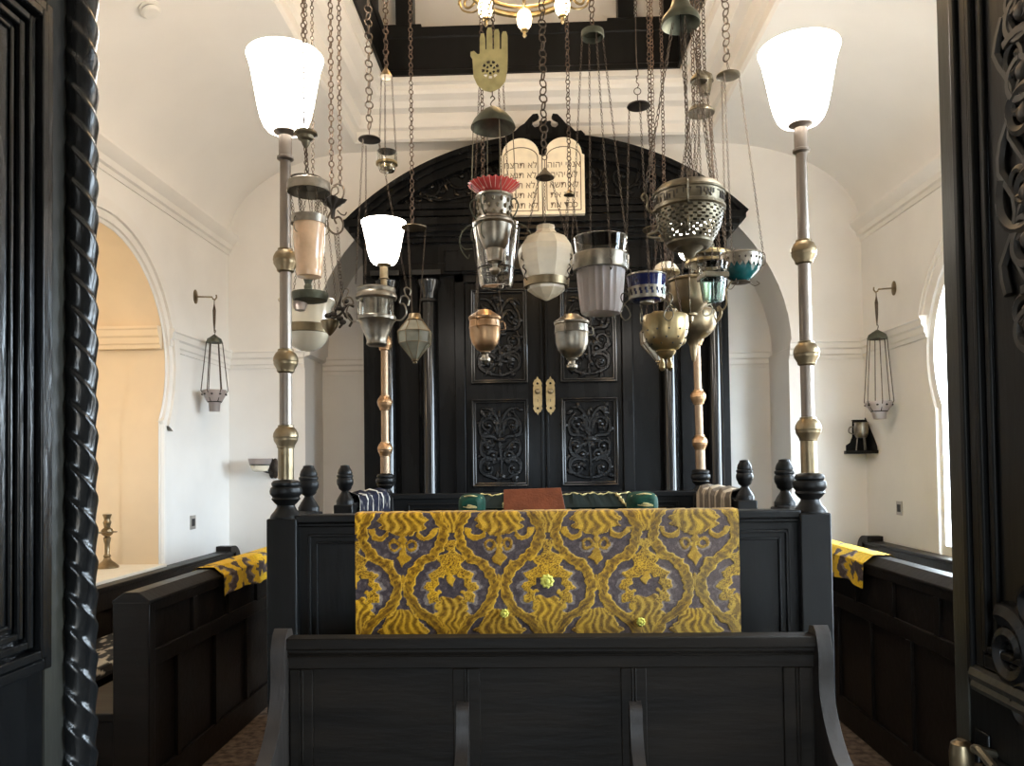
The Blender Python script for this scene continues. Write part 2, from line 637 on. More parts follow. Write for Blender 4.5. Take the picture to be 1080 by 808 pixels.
# arch mouldings on the side walls
for nm, X, s, AC in (('trim_4', XL, 1, ARCH_C), ('trim_5', XR, -1, ARCH_CR)):
    bm = BM()
    for (d0, d1, o) in (((0.03, 0.085, 0.022), (0.085, 0.17, 0.045)) if s > 0 else ((0.10, 0.14, 0.012), (0.14, 0.16, 0.02))):
        a0 = -math.acos(ARCH_J / ARCH_R) if s > 0 else 0.2
        A, B, C2, D2 = [], [], [], []
        for i in range(41):
            a_ = a0 + (pi - 2 * a0) * i / 40
            for lst, R, oo in ((A, ARCH_R + d0, 0), (B, ARCH_R + d0, o), (C2, ARCH_R + d1, o), (D2, ARCH_R + d1, 0)):
                lst.append((X + s * oo, AC + R * cos(a_), ARCH_Z + R * sin(a_)))
        strip(bm, A, B)
        strip(bm, B, C2)
        strip(bm, C2, D2)
    # slim corner bead down the far and near jamb
    for sg in (1, -1):
        y0 = AC + sg * (ARCH_J + 0.05)
        if s < 0:
            break
        tube(bm, [(X + s * 0.0, y0, 0.85), (X + s * 0.0, y0, 1.96), (X + s * 0.0, y0 - sg * 0.03, 2.0)], 0.035, 10)
    struct(nm, bm, M_TRIM)

# side cornices
CORN = [(-0.01, ZC - 0.11), (0.012, ZC - 0.11), (0.018, ZC - 0.075), (0.04, ZC - 0.065), (0.046, ZC - 0.02), (0.085, ZC + 0.02), (0.105, ZC + 0.055), (0.105, ZC + 0.075), (-0.01, ZC + 0.08)]
for nm, X, s in (('trim_6', XL, 1), ('trim_7', XR, -1)):
    bm = BM()
    band(bm, (X, YF + 0.24), (X, YB), (s, 0, 0), CORN)
    struct(nm, bm, M_TRIM, sharp=25)

# vaulted side ceilings
def vault_pt(side, f):
    X, O = (XL, OXL) if side < 0 else (XR, OXR)
    a_ = f * pi / 2
    return (O + (X - O) * cos(a_), ZC + 0.04 + (ZV - ZC - 0.04) * sin(a_))


bm = BM()
for side in (-1, 1):
    A, B = [], []
    for i in range(33):
        x, z = vault_pt(side, i / 32)
        A.append((x, YF, z))
        B.append((x, YB + 0.02, z))
    strip(bm, A, B)
# flat strip of vault before the opening begins
OY0, OY1 = 1.5, 7.2
box(bm, OXL, OXR, YF, OY0, ZV, ZV + 0.04)
box(bm, OXL, OXR, OY1, YB + 0.02, ZV, ZV + 0.04)
struct('ceiling', bm, M_CEIL, sharp=60)

# moulded white fascia stepping in round the opening
PROF = [(-0.01, 0.0), (0.0, 0.0), (0.025, 0.02), (0.025, 0.10), (0.06, 0.115), (0.075, 0.15), (0.075, 0.24), (0.16, 0.255), (0.20, 0.30), (0.27, 0.33), (0.29, 0.36), (0.29, 0.40), (0.345, 0.405), (0.345, 0.455)]


def ring_sweep(bm, prof, z0):
    rows = []
    for o, dz in prof:
        rows.append([(OXL + o, OY0 + o, z0 + dz), (OXR - o, OY0 + o, z0 + dz), (OXR - o, OY1 - o, z0 + dz), (OXL + o, OY1 - o, z0 + dz)])
    loft(bm, rows, True, False)


bm = BM()
ring_sweep(bm, PROF, ZV)
struct('trim_8', bm, M_TRIM, sharp=25)
# dark timber ring beam with a shallow bead, then posts and the white lantern walls
ZB0, ZB1 = ZV + 0.455, ZV + 0.92
bm = BM()
ring_sweep(bm, [(0.345, 0.455), (0.37, 0.456), (0.37, 0.50), (0.355, 0.51), (0.355, 0.80), (0.365, 0.81), (0.365, 0.90), (0.33, 0.92), (-0.05, 0.92)], ZV)
beam = struct('trim_9', bm, M_BLACK, sharp=25)
IX0, IX1, IY1 = OXL + 0.10, OXR - 0.10, OY1 - 0.10
bm = BM()
for x0, x1 in ((384, 397), (418, 436), (651, 668), (699, 716)):
    pa, pb = at(x0, 10, 6.95), at(x1, 10, 6.95)
    box(bm, pa.x, pb.x, 6.90, 7.06, ZB1 - 0.02, 6.45)
    obj('timber_post', bm, M_BLACK, beam, bevel=0.005)
    bm = BM()
pa, pb = at(434, 24, 6.95), at(651, 24, 6.95)
box(bm, OXL + 0.1, pa.x + .1, 6.87, 7.06, ZB1 - 0.02, ZB1 + 0.03)
box(bm, pb.x - .1, OXR - 0.1, 6.87, 7.06, ZB1 - 0.02, ZB1 + 0.03)
obj('ledge', bm, M_BLACK, beam, bevel=0.005)
bm = BM()
for sx in (IX0, IX1):
    for k in range(8):
        y = 1.9 + 0.62 * k
        box(bm, sx - 0.07, sx + 0.07, y - 0.06, y + 0.06, ZB1 - 0.02, 6.45)
        obj('timber_post', bm, M_BLACK, beam, bevel=0.005)
        bm = BM()
bm.free()
bm = BM()
ring_sweep(bm, [(0.10, 0.90), (0.10, 1.72)], ZV)
box(bm, OXL - .1, OXR + .1, OY0 - .1, OY1 + .1, 6.40, 6.46)
struct('ceiling_lantern', bm, M_CEIL)
ZTOP = 6.40

# windows: frames with panes in the right wall, the near one added for light
M_GLZ, _nt, _b = new_mat('window_glass')
_t = _nt.nodes.new('ShaderNodeBsdfTransparent')
_g = _nt.nodes.new('ShaderNodeBsdfGlossy')
_g.inputs['Roughness'].default_value = 0.03
_mx = _nt.nodes.new('ShaderNodeMixShader')
_mx.inputs[0].default_value = 0.04
_nt.links.new(_t.outputs[0], _mx.inputs[1])
_nt.links.new(_g.outputs[0], _mx.inputs[2])
_nt.links.new(_mx.outputs[0], _nt.nodes['Material Output'].inputs['Surface'])
_nt.nodes.remove(_b)


def window(name, X, yc, s):
    lp = arch_loop(X, yc, ARCH_R - 0.01, ARCH_J - 0.01, sill=0.85)
    lpi = arch_loop(X, yc, ARCH_R - 0.08, ARCH_J - 0.075, sill=0.93)
    bm = BM()
    sheet_with_holes(bm, lp, [lpi], (s * 0.05, 0, 0))
    w = struct(name, bm, M_VIGN)
    bm = BM()
    g = arch_loop(X + s * 0.02, yc, ARCH_R - 0.07, ARCH_J - 0.065, sill=0.92)
    vs = [bm.verts.new(p) for p in g]
    for t in tessellate_polygon([[V(p) for p in g]]):
        bm.faces.new([vs[i] for i in t])
    obj('pane', bm, M_GLZ, w)
    return w


window('window_1', XR + 0.015, ARCH_CR, 1)
window('window_added_2', XR + 0.015, 2.35, 1)  # unseen window, added to throw daylight on the left wall
bm = BM()
box(bm, XR - 0.05, XR + 0.16, ARCH_CR - ARCH_J - .04, ARCH_CR + ARCH_J + .04, 0.80, 0.845)
struct('trim_10', bm, M_SILL, bevel=0.006)
# white corner post lining of the far jamb of the right window
bm = BM()
box(bm, XR - 0.012, XR + 0.10, ARCH_CR + ARCH_J - 0.03, ARCH_CR + ARCH_J + 0.005, 0.845, 2.0)
struct('trim_11', bm, M_VIGN, bevel=0.004)

# ------------------------------------------------------------------ carved relief
def arabesque(bm, c, w, h, ax=V((1, 0, 0)), az=V((0, 0, 1)), nrm=V((0, -1, 0)), r=0.011, vase=True, seed=0):
    """mirrored foliage scrolls in low relief on a panel with centre c"""
    rnd = random.Random(seed)
    c = V(c)
    k = [i for i in range(3) if abs(nrm[i]) > 0.5][0]

    def P(u, v):
        return c + ax * (u * w / 2) + az * (v * h / 2)

    def stem(pts, rr=r):
        q = bez(pts, 18)
        rad = [rr * (0.55 + 0.7 * sin(pi * (0.1 + 0.85 * i / (len(q) - 1)))) for i in range(len(q))]
        tube(bm, q, rad, 6, (k, 0.8))

    def leaf(u, v, ang, ln, wd):
        d = ax * cos(ang) + az * sin(ang)
        e = ax * -sin(ang) + az * cos(ang)
        p = P(u, v)
        pts = [p + d * (ln * f) + e * (wd * 0.5 * sin(f * pi) * 0.5) for f in (0, .25, .5, .75, 1)]
        tube(bm, pts, [wd * .2, wd * .55, wd * .6, wd * .38, wd * .06], 6, (k, 0.7))

    m = min(w, h)
    for s in (-1, 1):
        def S(u, v):
            return P(s * u, v)
        # lower scroll, middle scroll, upper scroll
        for (cu, cv, ro, a0, tn, sg) in ((0.52, -0.66, 0.21, 2.4, 1.35, -1), (0.56, -0.12, 0.17, -1.2, 1.3, 1), (0.5, 0.45, 0.19, 3.3, 1.3, -1), (0.32, -0.33, 0.11, 0.3, 1.1, 1)):
            q = spiral(S(cu, cv), 0.02 * m, ro * m, a0 if s > 0 else pi - a0, tn, 26, ax, az, sg * s)
            tube(bm, q, [r * (1.15 - 0.6 * i / 25) for i in range(26)], 6, (k, 0.8))
            ellipsoid(bm, S(cu, cv), r * 1.5, r * 1.5, r * 1.5, 8, 6)
        stem([S(0.02, -0.92), S(0.3, -0.9), S(0.8, -0.75), S(0.82, -0.45), S(0.45, -0.35)])
        stem([S(0.05, -0.5), S(0.25, -0.42), S(0.75, -0.32), S(0.84, -0.05), S(0.75, 0.12)])
        stem([S(0.08, 0.02), S(0.3, 0.16), S(0.78, 0.2), S(0.86, 0.5), S(0.6, 0.75)])
        stem([S(0.04, 0.5), S(0.2, 0.72), S(0.45, 0.88), S(0.8, 0.9)])
        stem([S(0.12, 0.2), S(0.16, 0.45), S(0.32, 0.6)])
        for j in range(26):
            u, v = s * rnd.uniform(0.12, 0.88), rnd.uniform(-0.9, 0.9)
            leaf(u, v, rnd.uniform(0, tau), m * rnd.uniform(0.13, 0.24), m * rnd.uniform(0.07, 0.12))
    if vase:
        stem([P(0, -0.95), P(0.04, -0.5), P(-0.03, 0), P(0, 0.4), P(0, 0.8)], r * 0.9)
        q = [P(0, v) for v in (-0.02, 0.02, 0.07, 0.12, 0.15)]
        tube(bm, q, [m * .04, m * .13, m * .16, m * .10, m * .17], 10, (k, 0.25))
        for dv, ang in ((0.2, pi / 2), (0.2, pi / 2 + 0.6), (0.2, pi / 2 - 0.6), (0.6, pi / 2), (-0.75, -pi / 2)):
            leaf(0, dv, ang, m * 0.22, m * 0.08)


# ------------------------------------------------------------------ the ark
YA = 7.10      # door plane


def AP(px, py, Y=YA):
    return at(px, py, Y)


ZS = lambda py, Y=YA: at(576, py, Y).z       # height of a photo row at the ark's middle
XA = lambda px, Y=YA: at(px, 400, Y).x
ark = thing('holy_ark', 'huge black carved cabinet with arched pediment and double doors against the back wall', 'ark', (XA(575), YA + 0.2, 0))
z_top_body = ZS(258)
bm = BM()
box(bm, XA(385), XA(768), YA + 0.06, YA + 0.50, 0.0, z_top_body)        # carcass
box(bm, XA(384), XA(403), YA - 0.02, YA + 0.08, 0.0, z_top_body)      # outer pilasters
box(bm, XA(749), XA(769), YA - 0.02, YA + 0.08, 0.0, z_top_body)
box(bm, XA(422), XA(442), YA + 0.0, YA + 0.08, 0.0, ZS(290))
box(bm, XA(718), XA(740), YA + 0.0, YA + 0.08, 0.0, ZS(290))
box(bm, XA(462), XA(487), YA + 0.02, YA + 0.08, 0.0, ZS(284))
box(bm, XA(663), XA(696), YA + 0.02, YA + 0.08, 0.0, ZS(284))
obj('carcass', bm, M_ARK, ark, bevel=0.006)
for cx in (410, 453, 706, 754):
    bm = BM()
    x = XA(cx)
    pr = 8.0 * YA / F_
    zt = ZS(291)
    lathe(bm, [(pr * 1.5, 0.5), (pr * 1.5, 0.58), (pr * 1.15, 0.62), (pr, 0.66), (pr * 0.98, ZS(318)), (pr * 1.3, ZS(317)), (pr * 1.3, ZS(314)), (pr * 1.0, ZS(313)), (pr * 1.1, ZS(308)), (pr * 1.7, ZS(298)), (pr * 1.75, ZS(295)), (pr * 1.2, zt)], (x, YA - 0.02), 20)
    q = pr * 1.9
    box(bm, x - q, x + q, YA - 0.02 - q, YA + 0.07, zt - 0.002, ZS(286))
    box(bm, x - q, x + q, YA - 0.02 - q, YA + 0.07, 0.0, 0.5)
    obj('column', bm, M_ARKG, ark)
# door frame
bm = BM()
zd1 = ZS(297)
box(bm, XA(480), XA(491), YA - 0.02, YA + 0.07, 0.5, ZS(284))
box(bm, XA(656), XA(668), YA - 0.02, YA + 0.07, 0.5, ZS(284))
box(bm, XA(480), XA(668), YA - 0.02, YA + 0.07, zd1, ZS(284))
obj('door_frame', bm, M_ARK, ark, bevel=0.008)
bm = BM()
box(bm, XA(380), XA(775), YA - 0.35, YA + 0.07, 0, 0.25)
obj('step', bm, M_ARK, ark, bevel=0.01)
bm = BM()
box(bm, XA(430), XA(725), YA - 0.65, YA - 0.35, 0, 0.12)
obj('step', bm, M_ARK, ark, bevel=0.01)


def ark_panel(root, x0, x1, y0, y1, sd):
    X0, X1 = XA(x0), XA(x1)
    Z0, Z1 = ZS(y1), ZS(y0)
    bm = BM()
    t = 0.035
    for k, (ins, dep) in enumerate(((0, 0.03), (0.02, 0.018))):
        sheet_with_holes(bm, [(X0 + ins, YA + 0.012, Z0 + ins), (X1 - ins, YA + 0.012, Z0 + ins), (X1 - ins, YA + 0.012, Z1 - ins), (X0 + ins, YA + 0.012, Z1 - ins)],
                         [[(X0 + ins + 0.02, YA + 0.012, Z0 + ins + 0.02), (X1 - ins - 0.02, YA + 0.012, Z0 + ins + 0.02), (X1 - ins - 0.02, YA + 0.012, Z1 - ins - 0.02), (X0 + ins + 0.02, YA + 0.012, Z1 - ins - 0.02)]], (0, -dep - 0.012, 0))
    p = obj('panel_moulding', bm, M_ARKG, root, bevel=0.008)
    bm = BM()
    arabesque(bm, ((X0 + X1) / 2, YA + 0.004, (Z0 + Z1) / 2), (X1 - X0) - 0.09, (Z1 - Z0) - 0.10, seed=sd, r=0.018)
    obj('carving', bm, M_CARVE, p)


for nm_i, (x0, x1, pl) in enumerate(((491, 573.2, (497, 557)), (574.8, 656, (591, 651)))):
    bm = BM()
    X0, X1 = XA(x0), XA(x1)
    box(bm, X0, X1, YA + 0.012, YA + 0.06, 0.55, zd1)
    # the meeting stile bead
    xb = X1 - 0.03 if nm_i == 0 else X0 + 0.005
    box(bm, xb, xb + 0.025, YA, YA + 0.02, 0.55, zd1)
    d = obj('door', bm, M_ARK, ark, bevel=0.004)
    ark_panel(d, pl[0], pl[1], 304, 404, 11 + nm_i)
    ark_panel(d, pl[0], pl[1], 420, 513, 21 + nm_i)
    ark_panel(d, pl[0], pl[1], 530, 610, 31 + nm_i)
    # brass lock plate with notched ends, two pierced lozenges, knob and keyhole
    cx = 566.8 if nm_i == 0 else 580.4
    bm = BM()
    xc, zt, zb = XA(cx), ZS(397), ZS(438)
    hw = 0.043
    out = [(xc, zt), (xc + hw * .35, zt - .03), (xc + hw * .55, zt - .028), (xc + hw, zt - .065), (xc + hw * .8, zt - .085), (xc + hw * .95, zt - .10)]
    right = out + [(x, zb + zt - z) for x, z in reversed(out)]
    left = [(2 * xc - x, z) for x, z in reversed(right[1:-1])]
    loop = [(x, YA + 0.0, z) for x, z in right + left]
    holes = []
    for zc in (zt - 0.065, zb + 0.065):
        holes.append([(xc + 0.012 * cos(tau * i / 10), YA, zc + 0.012 * sin(tau * i / 10)) for i in range(10)])
    sheet_with_holes(bm, loop, holes, (0, -0.012, 0))
    lp_ = obj('lock_plate', bm, M_BRASSPALE, d)
    bm = BM()
    zk = ZS(413)
    for r_, y_ in ((0.008, -0.01), (0.008, -0.025), (0.02, -0.03), (0.026, -0.042), (0.018, -0.055), (0.001, -0.058)):
        pass
    rings = [[(xc + r_ * cos(tau * i / 14), YA + y_, zk + r_ * sin(tau * i / 14)) for i in range(14)] for r_, y_ in ((0.010, -0.01), (0.008, -0.025), (0.02, -0.03), (0.026, -0.042), (0.018, -0.055), (0.001, -0.058))]
    loft(bm, rings)
    obj('knob', bm, M_BRASS, lp_)
    bm = BM()
    box(bm, xc - 0.003, xc + 0.003, YA - 0.0135, YA - 0.011, ZS(424), ZS(421))
    obj('keyhole', bm, M_SLOT, lp_)

# entablature: stepped cornice boxes
bm = BM()


def ent(px0, px1, py0, py1, out):
    x0, x1 = XA(px0, YA - out), XA(px1, YA - out)
    box(bm, x0, x1, YA - out, YA + 0.50, ZS(py1, YA - out), ZS(py0, YA - out))


ent(384, 770, 275, 287, 0.06)
ent(386, 768, 252, 276, 0.04)
ent(470, 690, 262, 284, 0.09)
ent(381, 772, 246, 253, 0.10)
ent(376, 777, 240, 247, 0.14)
ent(369, 784, 233, 241, 0.20)
ent(363, 791, 226, 234, 0.25)
obj('entablature', bm, M_ARK, ark, bevel=0.007)

# arched pediment
YP = YA - 0.12
pl, pt, pr_ = AP(364, 226, YP - .12), AP(577, 133, YP - .12), AP(790, 226, YP - .12)
zb_ = ZS(226, YP - .12)
half = (pr_.x - pl.x) / 2
xc = (pl.x + pr_.x) / 2
rise = ZS(140.5, YP - .12) - zb_
R = (half ** 2 + rise ** 2) / (2 * rise)
zc_ = zb_ + rise - R


def arc_pts(r, n=48, zmin=zb_, Y=YP):
    th = math.acos(max(-1, min(1, (zmin - zc_) / r)))
    return [(xc + r * sin(-th + 2 * th * i / n), Y, zc_ + r * cos(-th + 2 * th * i / n)) for i in range(n + 1)]


bm = BM()
for (ra, rb, yo) in ((0, 0.045, -0.12), (0.045, 0.085, -0.07), (0.085, 0.15, -0.03), (0.15, 0.165, -0.05)):
    A = arc_pts(R - ra, Y=YP + yo)
    B = arc_pts(R - rb, Y=YP + yo)
    A2 = [(x, YA + 0.45, z) for x, y, z in A]
    B2 = [(x, YA + 0.1, z) for x, y, z in B]
    strip(bm, A, B)
    strip(bm, A, A2)
    strip(bm, B, B2)
pm = obj('pediment', bm, M_ARK, ark, sharp=30)
bm = BM()
prism(bm, arc_pts(R - 0.14, Y=YP + 0.05), (0, 0.4, 0))
tym = obj('tympanum', bm, M_ARK, ark)
bm = BM()
box(bm, XA(398, YP), XA(755, YP), YP - 0.02, YP + 0.06, ZS(218, YP), ZS(212, YP))
box(bm, XA(385, YP), XA(768, YP), YP - 0.04, YP + 0.06, ZS(226.5, YP), ZS(220, YP))
obj('moulding', bm, M_ARK, tym, bevel=0.005)
for s, (px, w_, h_) in enumerate(((487, 0.85, 0.42), (657, 0.78, 0.42))):
    bm = BM()
    c = AP(px, 188, YP + 0.04)
    k = 1
    for (du, dv, ro, a0) in ((0.0, 0.02, 0.19, 0.5), (-0.28, -0.07, 0.12, 2.0), (0.27, -0.04, 0.12, 3.5), (-0.46, -0.13, 0.07, 1.0)):
        sg = 1 if s == 0 else -1
        cc = c + V((du * sg, 0, dv))
        q = spiral(cc, 0.02, ro, a0 if s == 0 else pi - a0, 1.5 * 1, 34, sgn=sg)
        tube(bm, q, [0.02 * (1.1 - 0.6 * i / 33) for i in range(34)], 6, (1, 0.8))
        for j in range(9):
            an = tau * j / 9
            p = cc + V((ro * 0.72 * cos(an), 0, ro * 0.72 * sin(an)))
            tube(bm, [p, p + V((0.05 * cos(an + .7), -0.004, 0.05 * sin(an + .7))), p + V((0.085 * cos(an + 1.2), 0, 0.085 * sin(an + 1.2)))], [0.012, 0.02, 0.004], 6, (1, 0.8))
        ellipsoid(bm, cc, 0.03, 0.022, 0.03, 10, 6)
    tube(bm, bez([c + V((-0.42 * sg, 0, -0.16)), c + V((-0.2 * sg, 0, -0.2)), c + V((0.1 * sg, 0, -0.16)), c + V((0.4 * sg, 0, -0.12))]), 0.014, 6)
    obj('carving', bm, M_CARVE, tym)

# tablets of the law
YT = YA - 0.31
tablets = []
for (xa, xb) in ((530, 574.5), (575.5, 620)):
    x0, x1 = XA(xa, YT), XA(xb, YT)
    z0, zs_, zt_ = ZS(226, YT), ZS(164, YT), ZS(145, YT)
    ins = 0.03
    pts = [(x0, YT, z0), (x1, YT, z0), (x1, YT, zs_)]
    xm, hw = (x0 + x1) / 2, (x1 - x0) / 2 - 0.022
    for i in range(21):
        a_ = pi * i / 20
        pts.append((xm + hw * cos(a_), YT, zs_ + 0.012 + (zt_ - zs_ - 0.012) * sin(a_)))
    pts.append((x0, YT, zs_))
    bm = BM()
    prism(bm, pts, (0, 0.2, 0))
    tb = obj('law_tablet', bm, M_MARBLE, ark, bevel=0.006)
    tb['label'] = 'cream round-topped stone tablet with dark lettering'
    tablets.append(tb)
for tb, (xa, xb) in zip(tablets, ((530, 574.5), (575.5, 620))):
    bm = BM()
    x0, x1 = XA(xa, YT) + 0.035, XA(xb, YT) - 0.035
    z0, z1 = ZS(222, YT), ZS(166, YT)
    for (p, q) in (((x0, z0), (x0, z1)), ((x1, z0), (x1, z1)), ((x0, z0), (x1, z0))):
        tube(bm, [(p[0], YT - 0.001, p[1]), (q[0], YT - 0.001, q[1])], 0.004, 4)
    xm, hw = (x0 + x1) / 2, (x1 - x0) / 2
    tube(bm, [(xm + hw * cos(pi * i / 16), YT - .001, z1 + hw * 0.62 * sin(pi * i / 16)) for i in range(17)], 0.004, 4)
    obj('incised_border', bm, M_INK, tb)
rows_r = ['אנכי יהוה', 'לא יהיה', 'לא תשא', 'זכור את', 'כבד את']
rows_l = ['לא תרצח', 'לא תנאף', 'לא תגנב', 'לא תענה', 'לא תחמד']
for tb, cx_, rows in ((tablets[0], 552, rows_l), (tablets[1], 598, rows_r)):
    for i, s in enumerate(rows):
        text_mesh('inscription', s[::-1], 0.078, (XA(cx_, YT), YT - 0.001, ZS(174 + i * 10.6, YT)), M_INK, tb, 0.0015)

# swan-neck crest above the pediment
bm = BM()
yc_ = YP - 0.10
def CP(px, py):
    return at(px, py, yc_)
prof = [(533, 141), (537, 137), (543, 138), (548, 133), (553, 130), (558, 124), (562, 120), (567, 119.5), (568.5, 123), (566, 125), (562, 127), (561, 131), (564, 134), (568, 133), (570, 129.5), (568.5, 127.5), (570.5, 127), (573, 127.5), (575, 125.5)]
lft = [CP(x, y) for x, y in prof]
rgt = [CP(2 * 575 - x, y) for x, y in reversed(prof[:-1])]
base = [CP(617, 147), CP(533, 147)]
prism(bm, lft + rgt + base, (0, 0.05, 0))
obj('crest', bm, M_ARK, ark, bevel=0.004)

# ------------------------------------------------------------------ damask pattern
def lerp(a, b, t):
    return tuple(x + (y - x) * t for x, y in zip(a, b))


def wrap(x, p):
    return (x + p / 2) % p - p / 2


def hash2(x, y):
    return (sin(x * 12.9898 + y * 78.233) * 43758.5453) % 1.0


def vnoise(x, y):
    ix, iy = math.floor(x), math.floor(y)
    fx, fy = x - ix, y - iy
    fx, fy = fx * fx * (3 - 2 * fx), fy * fy * (3 - 2 * fy)
    a, b = hash2(ix, iy), hash2(ix + 1, iy)
    c, d = hash2(ix, iy + 1), hash2(ix + 1, iy + 1)
    return (a + (b - a) * fx) * (1 - fy) + (c + (d - c) * fx) * fy


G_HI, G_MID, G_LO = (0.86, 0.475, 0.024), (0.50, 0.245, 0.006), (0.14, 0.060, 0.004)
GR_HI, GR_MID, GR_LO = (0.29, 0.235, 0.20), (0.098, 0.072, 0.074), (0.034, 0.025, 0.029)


def fbm(x, y):
    return 0.55 * vnoise(x, y) + 0.3 * vnoise(x * 2.1 + 7, y * 2.1) + 0.15 * vnoise(x * 4.3, y * 4.3 + 3)


def damask(x, y):
    """x, y in units of a 102 x 116 repeat, (0, 0) the middle of a wide ogee; returns colour and pile height"""
    n1 = fbm(x * 0.33, y * 0.33)
    n2 = vnoise(x * 0.05 + 9, y * 0.05 + 4)
    x += (vnoise(x * .16, y * .16) - .5) * 3.4
    y += (vnoise(x * .15 + 5, y * .15) - .5) * 3.0
    xa = wrap(x, 102.0)
    ya = wrap(y, 116.0)
    ax0 = abs(xa)

    def hh(q):
        c = cos(tau * q / 116)
        return 26.5 + 18.5 * (abs(c) ** 0.72) * (1 if c > 0 else -1)
    h = hh(y)
    slope = abs(hh(y + 1.5) - hh(y - 1.5)) / 3
    k = sqrt(1 + slope * slope)
    d = abs(ax0 - h) / k
    bw = 5.3 + 0.5 * sin(y * 0.9)
    g, sh = 0.0, 0.30
    vein = 0.5 + 0.5 * sin(n1 * 26)
    vein = vein if vein > .22 else -.6
    if d < bw:
        g = 1.0
        e = d / bw
        if e > 0.80:
            sh = 1.0
        else:
            sh = 0.42 + 0.25 * sin(y * 0.55 + ax0 * 0.4)
            if e < 0.34 and sin(y * .55 + ax0 * .4) > .3:
                sh = 0.12
    elif ax0 < h:      # wide ogee: crowned round wreath, heart and flame
        r = hypot(xa, (ya - 1) * 1.02)
        th = atan2(ya - 1, ax0)
        ri = 15.5 + 2.0 * cos(9 * th)
        ro = 26 + 2.8 * cos(12 * th + 1) + 1.2 * cos(23 * th)
        if ri < r < ro and ya > -22:
            g = 1
            sh = 0.35 + 0.55 * vein
            if r > ro - 1.3 or r < ri + 1.1:
                sh = 0.95
        elif ro <= r < ro + 3.6 and ya > -20:
            sh = 0.85
        if -50 < ya < -13:
            t = (ya + 50) / 37
            wd = 3.0 + 17 * t ** 1.2 + 3.4 * sin(t * 15)
            if ax0 < wd:
                g = 1
                sh = 0.95 if ax0 > wd - 1.3 else 0.3 + 0.6 * vein
        if ax0 < 5.0 * (1 - abs(ya + 9) / 8):
            g, sh = 1, 0.75
        if 12 - 0.45 * ax0 < ya < 58:
            t = min(1, max(0, (ya - 6) / 52))
            wd = 6 + 21 * t ** 0.65 + 2.6 * sin(ya * 0.75)
            if ax0 < wd:
                fan = sin(atan2(xa, 14 + (58 - ya) * .5) * 25 + 2.6 * sin(ya * .21 + ax0 * .08))
                g = 1
                sh = 0.55 + 0.42 * fan if abs(fan) > .12 else .1
                if ax0 > wd - 1.2:
                    sh = 1
        if hypot(ax0 - 12, ya - 4) < 2.0:
            g, sh = 1, .8
    else:                  # narrow ogee: plumed palmette, side hooks, little volutes, pendant
        xb = wrap(x - 51, 102.0)
        yb = wrap(y + 58, 116.0)
        ax_ = abs(xb)
        if -36 < yb < 4:
            wd = 25 - 0.028 * (yb + 14) ** 2 + 2.6 * sin(yb * .8)
            if yb > -4:
                wd -= (yb + 4) * 1.7
            if yb < -14:
                wd = min(wd, 8 + (yb + 36) * 0.85)
            if ax_ < wd:
                fan = sin(atan2(xb, yb + 48) * 24 + 2.2 * sin(yb * .26))
                g = 1
                sh = 0.55 + 0.42 * fan if abs(fan) > .14 else .12
                if ax_ > wd - 1.2:
                    sh = 1
        arcd = abs(hypot(ax_ - 24, yb + 4) - 9.5)
        if arcd < 2.7 and yb > -5 and ax_ > 15:
            g, sh = 1, 0.8 if arcd > 1.7 else .45
        if hypot(ax_ - 33, yb + 1) < 3.6:
            g, sh = 1, 0.75
        if ax_ < 3.0 + .8 * sin(yb) and 0 < yb < 26:
            g, sh = 1, 0.5
        rr = hypot(ax_ - 9, yb - 13)
        if 3.0 < rr < 6.2:
            g, sh = 1, 0.35 + 0.3 * vein
        elif 6.2 <= rr < 8.4 and yb > 12:
            sh = 1.0
        if ax_ / 8 + abs(yb - 27) / 9 < 1:
            g, sh = 1, 0.6
        if hypot(ax_, yb - 56) * (1 + 0.3 * cos(6 * atan2(yb - 56, xb))) < 8:
            g, sh = 1, 0.6
    sh = max(0, min(1, sh + (n1 - 0.5) * 0.7))
    if g:
        c = lerp(G_LO, G_MID, sh * 2) if sh < 0.5 else lerp(G_MID, G_HI, sh * 2 - 1)
        c = lerp(c, (c[0] * 0.74, c[1] * 0.76, c[2] * 1.8), n2)
        return c, 1.0
    c = lerp(GR_LO, GR_MID, sh * 2) if sh < 0.5 else lerp(GR_MID, GR_HI, sh * 2 - 1)
    c = lerp(c, GR_HI, max(0, n1 - .62) * 1.6)
    return c, 0.0


def cloth_grid(bm, path, a0, a1, axis, nrm_fn, na, colour, relief=0.0, step=None, thick=0.004, edge_fn=None):
    """cloth over a rail: path = list of 2-D section points (outside face), run along `axis` from a0 to a1.
    path points are V; axis a unit V. colour(a, s) -> colour, height with s the arc length from the path start."""
    lay = bm.loops.layers.float_color.new('pattern')
    S = [0]
    for i in range(1, len(path)):
        S.append(S[-1] + (path[i] - path[i - 1]).length)
    grid, cols = [], []
    for j in range(na + 1):
        a = a0 + (a1 - a0) * j / na
        row, crow = [], []
        for i, p in enumerate(path):
            c, hgt = colour(a, S[i])
            q = p + axis * a + nrm_fn(i) * (relief * hgt)
            if edge_fn:
                q = q + edge_fn(a, S[i], i)
            row.append(bm.verts.new(q))
            crow.append(c)
        grid.append(row)
        cols.append(crow)
    for j in range(na):
        for i in range(len(path) - 1):
            f = bm.faces.new((grid[j][i], grid[j + 1][i], grid[j + 1][i + 1], grid[j][i + 1]))
            for l, (jj, ii) in zip(f.loops, ((j, i), (j + 1, i), (j + 1, i + 1), (j, i + 1))):
                l[lay] = (*cols[jj][ii], 1)


def resample(pts, step):
    out = [pts[0].copy()]
    for a, b in zip(pts, pts[1:]):
        n = max(1, int(round((b - a).length / step)))
        for i in range(1, n + 1):
            out.append(a + (b - a) * (i / n))
    return out


